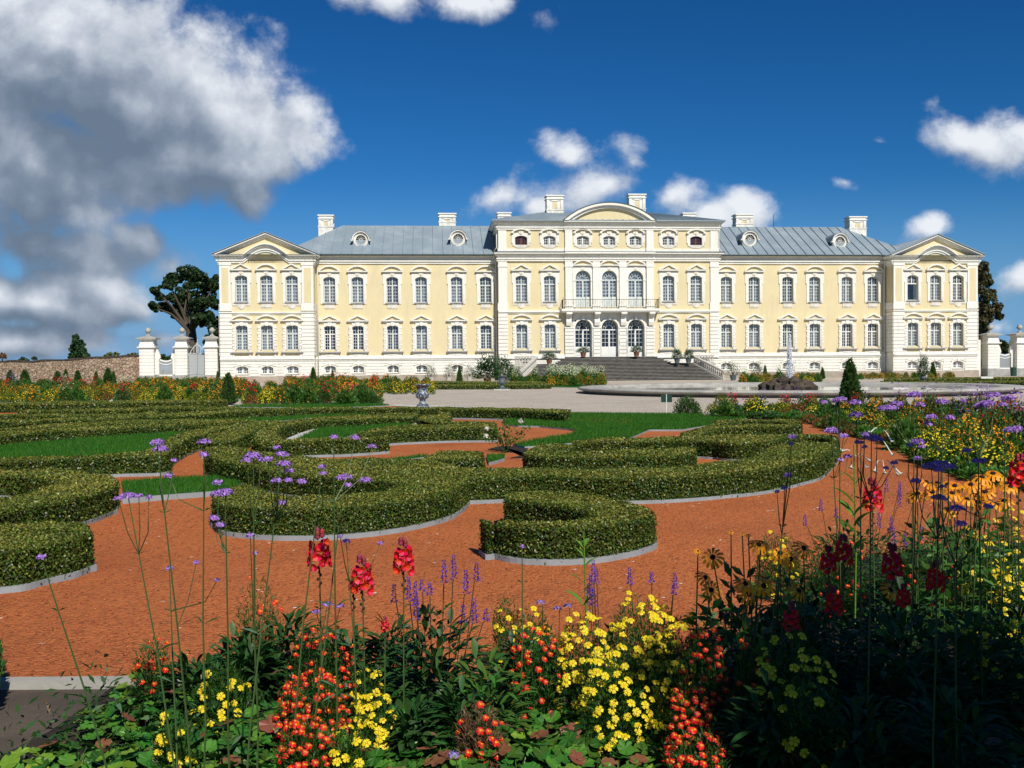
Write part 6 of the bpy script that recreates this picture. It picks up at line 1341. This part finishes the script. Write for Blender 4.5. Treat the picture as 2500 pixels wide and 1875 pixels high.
def vb(label, base_px, base_y, d, heads, f=None, group=None, seed=0, th=1.0):
    b0 = at(base_px, base_y, d); hs = []
    for (x, y, k) in heads:
        if f: x, y = f(x, y)
        dd = d+rng.uniform(-.15, .15); p = at(x, y, dd); hs.append((p[0], p[1], p[2], k))
    verbena(label, (b0[0], d), hs, seed, group, th)
V5 = R5
vb('verbena with the leftmost big double purple head', 470, 1700, 3.5, [(1060, 368, 0), (1085, 412, 0), (1178, 485, 2), (1325, 1175, 2)], V5, seed=1)
vb('verbena with three heads beside the low left hedge', 440, 1680, 3.5, [(865, 726, 0), (800, 745, 1), (938, 727, 1), (1005, 735, 2)], V5, seed=2)
vb('straight verbena with a purple head before the red gravel gap', 490, 1680, 3.5, [(1378, 362, 0), (1375, 448, 1), (1145, 592, 1)], V5, seed=3)
vb('verbena with two stacked heads in front of the left hedge end', 560, 1700, 3.5, [(1520, 702, 0), (1475, 715, 0), (1470, 638, 1), (1445, 877, 1), (1485, 922, 1)], V5, seed=4)
vb('verbena with the largest crown of purple heads', 590, 1720, 3.4, [(1905, 445, 0), (1920, 512, 0), (1870, 400, 1), (1950, 560, 1), (1810, 480, 1), (1865, 626, 1), (1945, 622, 1), (2035, 630, 1)], V5, seed=5)
vb('verbena left of the largest crown with small round heads', 620, 1700, 3.5, [(1710, 458, 0), (1665, 487, 1), (1755, 480, 2), (1690, 993, 1), (1722, 1110, 2)], V5, seed=6)
vb('verbena with faded pink heads over the middle hedge', 700, 1700, 3.7, [(2175, 530, 1), (2180, 575, 1), (1905, 775, 1)], V5, seed=7)
vb('verbena right of the faded pink one with two bright heads', 760, 1720, 3.7, [(940, 520, 0), (1085, 538, 0), (970, 570, 1)], R6, seed=8)
vb('verbena with tiny heads beside the tall red snapdragon', 880, 1600, 4.0, [(955, 950, 1), (1183, 960, 2), (915, 915, 2)], R6, seed=9)
vb('thin verbena with one tiny head in front of the C-shaped hedge', 1275, 1600, 4.2, [(483, 983, 2)], R7, seed=10)
vb('short verbena bent over the left gravel', 430, 1720, 3.6, [(1143, 1215, 1), (1465, 1292, 2)], V5, seed=11)
vb('leaning verbena stem with a single head over the low left hedge', 300, 1720, 3.3, [(280, 1140, 1)], V5, seed=12)
vb('verbena with low lilac heads under the red snapdragons', 740, 1700, 4.2, [(720, 508, 0), (640, 565, 1), (810, 525, 1)], Z2, seed=13)
vb('verbena heads over the crescent hedge left of the white roses', 820, 1720, 3.8, [(870, 248, 1), (1015, 252, 1), (1130, 310, 1)], R6, seed=14)
V9 = conv(3.318, 1900, 900)
for i, (lab, bx_, d, hd) in enumerate([
    ('dark verbena whose broad head hangs over the path at the right', 2120, 3.6, [(755, 565, 0), (800, 580, 0), (630, 385, 0), (700, 540, 1)]), ('verbena with a high broad head against the gravel court', 2230, 4.9, [(1100, 220, 0), (960, 295, 0), (910, 325, 0), (870, 330, 0)]),
    ('verbena in front of the tall conical thuja', 2050, 4.9, [(500, 258, 0), (470, 270, 1), (370, 280, 1), (620, 283, 0)]), ('verbena with slim heads over the right end of the hedge', 2060, 4.9, [(430, 510, 0), (530, 555, 1), (560, 720, 1), (505, 745, 2)]),
    ('verbena with clustered heads left of the red snapdragons', 2300, 4.9, [(1330, 275, 0), (1240, 400, 0), (1220, 455, 1), (1150, 300, 1), (1390, 405, 1)]), ('verbena with the widest head near the right edge', 2370, 4.9, [(1650, 305, 0), (1690, 290, 0), (1745, 220, 0), (1710, 230, 1), (1500, 265, 2)]),
    ('verbena at the upper right corner of the flower mass', 2450, 4.9, [(1840, 250, 1), (1885, 245, 1), (1820, 300, 1), (1895, 505, 0), (1940, 490, 1)]), ('verbena before the far side of the path', 2220, 4.2, [(1130, 600, 0), (1065, 627, 1), (1160, 640, 1), (1130, 735, 1)]),
    ('dark branching verbena over the orange coneflowers', 2280, 3.3, [(1300, 830, 1), (1115, 920, 1), (1240, 800, 0), (1380, 800, 0), (1320, 780, 0)]), ('verbena stem with a single purple head right of the path', 2400, 4.0, [(1620, 755, 0), (1530, 670, 1), (1330, 965, 1)]),
    ('low dark verbena in front of the orange coneflowers', 2330, 3.4, [(1450, 1140, 0), (1290, 1050, 0), (1330, 1060, 1), (1480, 1265, 1), (1700, 1125, 1)]), ('small verbena over the curved end of the hedge', 1860, 4.0, [(80, 870, 1), (115, 560, 1), (105, 615, 2)]), ('small verbena right of the C-shaped hedge', 1880, 4.2, [(55, 975, 1), (-10, 1000, 2)]),
    ('verbena with faded heads in the path gap', 2100, 4.0, [(670, 605, 1), (700, 640, 2), (640, 600, 2), (940, 770, 1), (875, 810, 2)])]):
    vb(lab, bx_, 1500, d, hd, V9, seed=40+i, th=1.0)
# ---- flowering tobacco with white trumpets
def trumpet(label, px, d, leaves, flowers, f, top):
    c = at(px, 1300, d); t = thing('flowering_tobacco', label, 'flower', (c[0], d, 0)); zt = at(px, top, d)[2]; b = MB(); b.tube([(0, 0, 0), (.01, 0, zt*.5), (0, 0, zt)], [.006, .005, .003], 5); b.build('stem', 'leafy_light', t); g = rng
    for i, (x, y, L) in enumerate(leaves):
        x, y = f(x, y); p = at(x, y, d)-np.array([c[0], d, 0]); s_ = 1 if p[0] > 0 else -1; a = (0 if s_ > 0 else math.pi)+g.normal()*.7; b = MB(); dv = np.array((math.cos(a), math.sin(a), 0)); sv = np.array((-math.sin(a), math.cos(a), 0)); pts = []
        for j in range(7): tt = j/6; cc = np.array((0, 0, p[2]-L*.3))+dv*L*tt*.75+np.array((0, 0, L*(.9*tt-.35*tt*tt))); w = L*.19*math.sin(math.pi*min(.97, .1+.9*tt)); pts += [cc-sv*w+np.array((0, -.0, w*.3)), cc, cc+sv*w+np.array((0, 0, w*.3))]
        b.add(pts, [q for j in range(6) for q in ((3*j, 3*j+1, 3*j+4, 3*j+3), (3*j+1, 3*j+2, 3*j+5, 3*j+4))]); b.build('leaf', 'leafy_light', t, smooth=True)
    for (x0, y0, x1, y1) in flowers:
        p0 = at(*f(x0, y0), d)-np.array([c[0], d, 0]); p1 = at(*f(x1, y1), d-.03)-np.array([c[0], d, 0]); b = MB(); dv = p1-p0; b.tube([p0, p0+dv*.3+np.array([0, 0, .006]), p0+dv*.85, p1, p1+dv*.03], [.002, .0022, .0035, .007, .014], 8); b.build('trumpet', 'f_white', t, smooth=True)
trumpet('pale green flowering tobacco with drooping white trumpets at the right', 2085, 5.2, [(600, 870, .10), (660, 900, .10), (600, 1020, .16), (570, 1130, .15), (690, 1120, .14), (640, 1200, .16), (590, 1260, .15), (700, 1200, .13), (640, 1400, .14)], [(600, 690, 590, 800), (620, 700, 715, 800), (640, 690, 745, 745), (810, 740, 780, 830), (845, 740, 862, 845), (880, 740, 990, 850), (900, 760, 970, 860), (830, 560, 925, 700), (860, 500, 920, 590), (800, 480, 740, 520), (580, 665, 510, 665)], V9, 1085)
trumpet('young pale green tobacco stalk rising before the C-shaped hedge', 1425, 4.6, [(845, 210, .06), (895, 200, .06), (835, 260, .07), (870, 330, .08), (850, 430, .09), (875, 480, .08), (790, 560, .12), (870, 560, .1)], [], conv(2.655, 1100, 1250), 1300)
# lilac ageratum tufts
for i, (x, y, lab) in enumerate(((1320, 1472, 'lilac tuft above the sparse yellow marigold'), (1361, 1487, 'lilac tuft right of the first one behind the yellow mound'), (1386, 1480, 'small lilac tuft at the edge of the yellow mound'), (1108, 1845, 'lilac tuft at the bottom edge below the withered marigold'))):
    d = 4.9 if y < 1700 else 3.4; p = at(x, y, d); t = thing('ageratum', lab, 'flower', (p[0], p[1], 0)); obj('flower_head', LIL, t, (0, 0, p[2]), 0, 1.1); b = MB(); b.tube([(0, 0, 0), (.01, 0, p[2])], .002, 4); b.build('stem', 'stem', t)
# white rose bushes in the parterre
def rosebush(label, px, yb, w, h, blooms, seed):
    g = np.random.default_rng(seed); p = gp(px, yb); t = thing('rose_bush', label, 'rose bush', tuple(p)); b = MB(); D_ = p[1]; tips = []
    for k in range(11): a = g.uniform(0, 6.28); r = w/2*g.uniform(.3, 1); q = np.array((r*math.cos(a), r*math.sin(a)*.7, h*g.uniform(.5, 1))); b.tube([(0, 0, 0), q*np.array([.4, .4, .6]), q], [.008, .005, .002], 4); tips.append(q)
    b.build('canes', 'leafy_dark', t); P = np.vstack([np.outer(g.uniform(.35, 1, 26), q)+g.normal(0, .035, (26, 3)) for q in tips]); v, f = leaf_geo(P, g.normal(0, 1, P.shape)+np.array([0, -.3, .6]), .055, .035, g); obj('leaves', npmesh('leaves', v, f, ['leafy']), t)
    for (x, y) in blooms: q = at(x, y, D_)-p; v, f = leaf_geo(g.normal(0, .018, (26, 3))+q, g.normal(0, 1, (26, 3)), .05, .04, g); obj('bloom', npmesh('bloom', v, f, ['f_white']), t)
rosebush('leggy white rose bush on the dark soil patch in the middle of the parterre', 1235, 1106, 1.05, .62, [(1273, 1029), (1188, 1045), (1186, 1064)], 1)
rosebush('low white rose bush behind the far left hedges', 245, 1000, 2.2, .5, [(238, 983), (273, 977), (275, 985), (270, 980), (258, 990), (222, 989)], 2)
# ---- fine undergrowth that closes the near bed
Q = sample_poly(BED, 26000); Q = Q[(np.abs(Q[:, 0]) < Q[:, 1]*.56+.5) & (Q[:, 1] > 2.3)]
Q = Q[~((Q[:, 1] > 4.75) & (Q[:, 0] < .9) & (rng.uniform(0, 1, len(Q)) < .75))]
n = len(Q); hmax = np.where(Q[:, 1] < 3.7, .10, .24); P = np.column_stack([Q, rng.uniform(0, 1, n)*hmax]); D_ = np.column_stack([rng.normal(0, .8, (n, 2)), rng.uniform(.1, 1, n)]); v1, f1 = leaf_dir_geo(P, D_, rng.uniform(.03, .075, n), rng.uniform(.008, .022, n)); mi = np.where(rng.uniform(0, 1, n) < .06, 1, 0)
tag(obj('undergrowth', npmesh('undergrowth', v1, f1, ['leafy_dark', 'dry'], mi)), 'tangled dark green leaves and stems filling the near flower bed', 'undergrowth', kind='stuff')
Q = sample_poly(RBED, 22000); n = len(Q); s = np.maximum(1, Q[:, 1]/14); P = np.column_stack([Q, rng.uniform(0, .16, n)]); D_ = np.column_stack([rng.normal(0, .8, (n, 2)), rng.uniform(.2, 1, n)]); v1, f1 = leaf_dir_geo(P, D_, .07*s, .03*s)
tag(obj('undergrowth', npmesh('undergrowth', v1, f1, ['leafy_dark'])), 'dark green leaves filling the long flower border at the right', 'undergrowth', kind='stuff')
# ---- flower clumps of the farther beds: foliage and blooms
def clump(name, fol, blo, nf, nb, fl, bs, seed, h=.42, r=.27, tall=False, cat='flowers'):
    g = np.random.default_rng(seed); t = thing(name, 'x', cat); e = g.normal(size=(nf, 3)); e[:, 2] = np.abs(e[:, 2]); e /= np.linalg.norm(e, axis=1)[:, None]; P = e*g.uniform(.3, 1, (nf, 1))**.5*np.array([r, r, h*(.8 if tall else 1)]); v, f = leaf_dir_geo(P, e+np.array([0, 0, .6])+g.normal(0, .4, (nf, 3)), fl*g.uniform(.6, 1.3, nf), fl*.35, g); obj('foliage', npmesh('foliage', v, f, [fol]), t)
    if nb:
        e = g.normal(size=(nb, 3)); e[:, 2] = np.abs(e[:, 2])+.25; e /= np.linalg.norm(e, axis=1)[:, None]; P = e*np.array([r, r, h])*g.uniform(.88, 1.12, (nb, 1))
        if tall: P[:, 2] = g.uniform(h*.6, h*1.15, nb); P[:, :2] = g.normal(0, r*.45, (nb, 2))
        v, f = leaf_geo(P, e*np.array([.7, .7, 1])+np.array([0, -.4, .3])+g.normal(0, .3, (nb, 3)), bs, bs*.85, g); obj('blooms', npmesh('blooms', v, f, [blo]), t)
    return t
PC = {'y': clump('marigold_plant', 'feather', 'f_yellow', 420, 190, .07, .036, 1), 'o': clump('coneflower_plant', 'leafy', 'f_orange', 420, 120, .10, .055, 2, .6), 'k': clump('rust_marigold_plant', 'feather', 'f_rust', 380, 230, .06, .038, 3, .34, .25),
      'r': clump('red_flower_plant', 'leafy_dark', 'f_snap', 330, 46, .09, .06, 4, .62, .22, True), 'g': clump('leafy_plant', 'leafy', None, 520, 0, .14, 0, 5, .55, .28, cat='plant'), 'l': clump('border_plant', 'heuchera', 'f_white', 330, 5, .10, .03, 6, .22, .24, cat='plant'),
      'w': clump('white_tobacco', 'leafy', 'f_trumpet', 500, 120, .16, .07, 7, 1.05, .34, True, 'flowers'), 'v': clump('purple_verbena', 'stem', 'f_purple', 120, 46, .16, .05, 8, .95, .3, True)}
WORD = {'y': 'yellow marigold mound', 'o': 'orange coneflower clump', 'k': 'rust-red marigold mound', 'r': 'upright red flower clump', 'g': 'leafy green clump', 'l': 'low round-leaved border plant', 'w': 'tall white tobacco clump', 'v': 'airy purple verbena clump'}
fst = {k: True for k in PC}
def plant(kk, x, y, sc, where, grp):
    lab = WORD[kk]+' '+where; s = (sc*rng.uniform(.85, 1.2), sc*rng.uniform(.85, 1.2), sc*rng.uniform(.8, 1.2))
    if fst[kk]: fst[kk] = False; o = PC[kk]; o.location = (x, y, 0); o.scale = s; o['label'] = lab; o['group'] = WORD[kk]+'s '+grp; return o
    return dup(PC[kk], (x, y, 0), rng.uniform(0, 6.28), s, lab, WORD[kk]+'s '+grp)
def scatter(poly, sp, kinds, where, grp, sc=1.0, seed=0, maxn=400):
    g = np.random.default_rng(seed); poly = np.array(poly); cand = sample_poly(poly, 6000, g); done = []; ks = list(kinds); w = np.array([kinds[k] for k in ks]); w = w/w.sum()
    for c in cand:
        if len(done) >= maxn: break
        if all((c[0]-q[0])**2+(c[1]-q[1])**2 > sp*sp for q in done): done.append(c); plant(ks[g.choice(len(ks), p=w)], c[0], c[1], sc, where, grp)
    return len(done)
def pp(*pts): return [tuple(gp(x, y)[:2]) for x, y in pts]
scatter(pp((-60, 985), (330, 984), (545, 985), (545, 974), (350, 966), (200, 966), (-60, 972)), .78, {'y': 4, 'o': 1.5, 'k': .8, 'r': .35, 'g': 1}, 'in the far left flower bed behind the hedges', 'in the far left bed', 1.3, 1)
scatter(pp((335, 968), (600, 975), (600, 952), (335, 946)), .9, {'y': 4, 'o': 3, 'k': .8, 'g': 1.5}, 'in the flower bed before the left pavilion', 'before the left pavilion', 1.5, 2)
scatter(pp((605, 990), (880, 990), (925, 984), (900, 968), (780, 960), (620, 964)), .74, {'y': 3.4, 'o': 2, 'k': 1.4, 'g': 2.4, 'r': .35}, 'in the flower bed left of the gravel court', 'left of the gravel court', 1.35, 3)
scatter(pp((700, 960), (1045, 963), (1050, 953), (900, 944), (700, 944)), 1.0, {'y': 3.4, 'o': 3, 'k': 1, 'g': 2, 'r': .3}, 'in the flower bed before the left wing', 'before the left wing', 1.5, 4)
scatter(pp((1345, 944), (1470, 943), (1470, 934), (1330, 934)), 1.0, {'y': 3, 'o': 2, 'w': 2.6, 'g': 1.2}, 'in the flower bed in front of the stairs', 'in front of the stairs', 1.35, 5)
scatter(pp((1255, 938), (1350, 940), (1350, 934), (1255, 933)), 1.1, {'y': 1, 'o': 1, 'g': 2, 'w': .6, 'r': .6}, 'in the narrow bed left of the stairs', 'left of the stairs', 1.2, 6)
scatter(pp((1810, 936), (1900, 936), (2000, 934), (2000, 928), (1810, 929)), 1.1, {'o': 3, 'y': 1, 'g': 2, 'w': .5}, 'behind the fountain', 'behind the fountain', 1.2, 7)
scatter(pp((2080, 927), (2330, 925), (2330, 921), (2080, 922)), 1.5, {'o': 4, 'g': 1.2}, 'in the low row before the right pavilion', 'before the right pavilion', 1.0, 8)
scatter(pp((-60, 958), (0, 955), (250, 950), (250, 944), (-60, 946)), 1.1, {'r': 1.5, 'g': 3, 'v': 1}, 'in front of the fieldstone wall', 'before the fieldstone wall', 1.3, 9, 60)
for x, yb in ((160, 990), (372, 951), (300, 958), (455, 951)): p = gp(x, yb); plant('w', p[0], p[1], 1.0, 'in the far left flower bed', 'in the far left bed')
# right border: leafy edge along the path, mounds, then tall flowers
EDG = np.array(RBED[:12]); E2 = cr(EDG, 6); off = 0
for i in range(0, len(E2)-1, 1):
    L = np.linalg.norm(E2[i+1]-E2[i]); off += L
    if off > .34:
        off = 0; d = E2[i+1]-E2[i]; nrm = np.array([-d[1], d[0]])/(L+1e-9); nrm = nrm if nrm[1] > 0 or nrm[0] > 0 else -nrm
        q = E2[i]+nrm*rng.uniform(.1, .3); plant('l', q[0], q[1], .9, 'along the edge of the right border', 'along the right border')
def edge_dist(c): return np.min(np.linalg.norm(E2-c, axis=1))
g = np.random.default_rng(11); cand = sample_poly(RBED, 9000, g); done = []
for c in cand:
    if len(done) >= 230: break
    if c[0] > c[1]*.56+.6: continue
    ed = edge_dist(c); sp = .36+.012*c[1]
    if all((c[0]-q[0])**2+(c[1]-q[1])**2 > sp*sp for q in done):
        done.append(c); near = c[1] < 22
        k = g.choice(['l', 'k', 'g']) if ed < .45 else g.choice(['y', 'k', 'y', 'y', 'g', 'o']) if ed < 1.8 else g.choice(['o', 'r', 'v', 'k', 'g', 'y', 'v', 'r', 'o'])
        plant(k, c[0], c[1], .82 if k in 'ylkg' else .9, 'in the near half of the right border' if near else 'in the far half of the right border', 'in the near half of the right border' if near else 'in the far half of the right border')
for x, yb, k, sc in ((2290, 1135, 'y', 1.2), (2335, 1150, 'y', 1.25), (2430, 1165, 'y', 1.3), (2475, 1150, 'y', 1.2), (2380, 1110, 'y', 1.3), (2460, 1105, 'o', 1.2), (1850, 1022, 'y', 1.35), (1915, 1018, 'y', 1.3), (1780, 1014, 'y', 1.1), (2215, 1085, 'y', 1.1), (1960, 1020, 'k', 1.3), (2250, 1075, 'k', 1.2)):
    p = gp(x, yb); plant(k, p[0], p[1]+.3, sc, 'in the near half of the right border' if p[1] < 22 else 'in the far half of the right border', 'in the near half of the right border' if p[1] < 22 else 'in the far half of the right border')
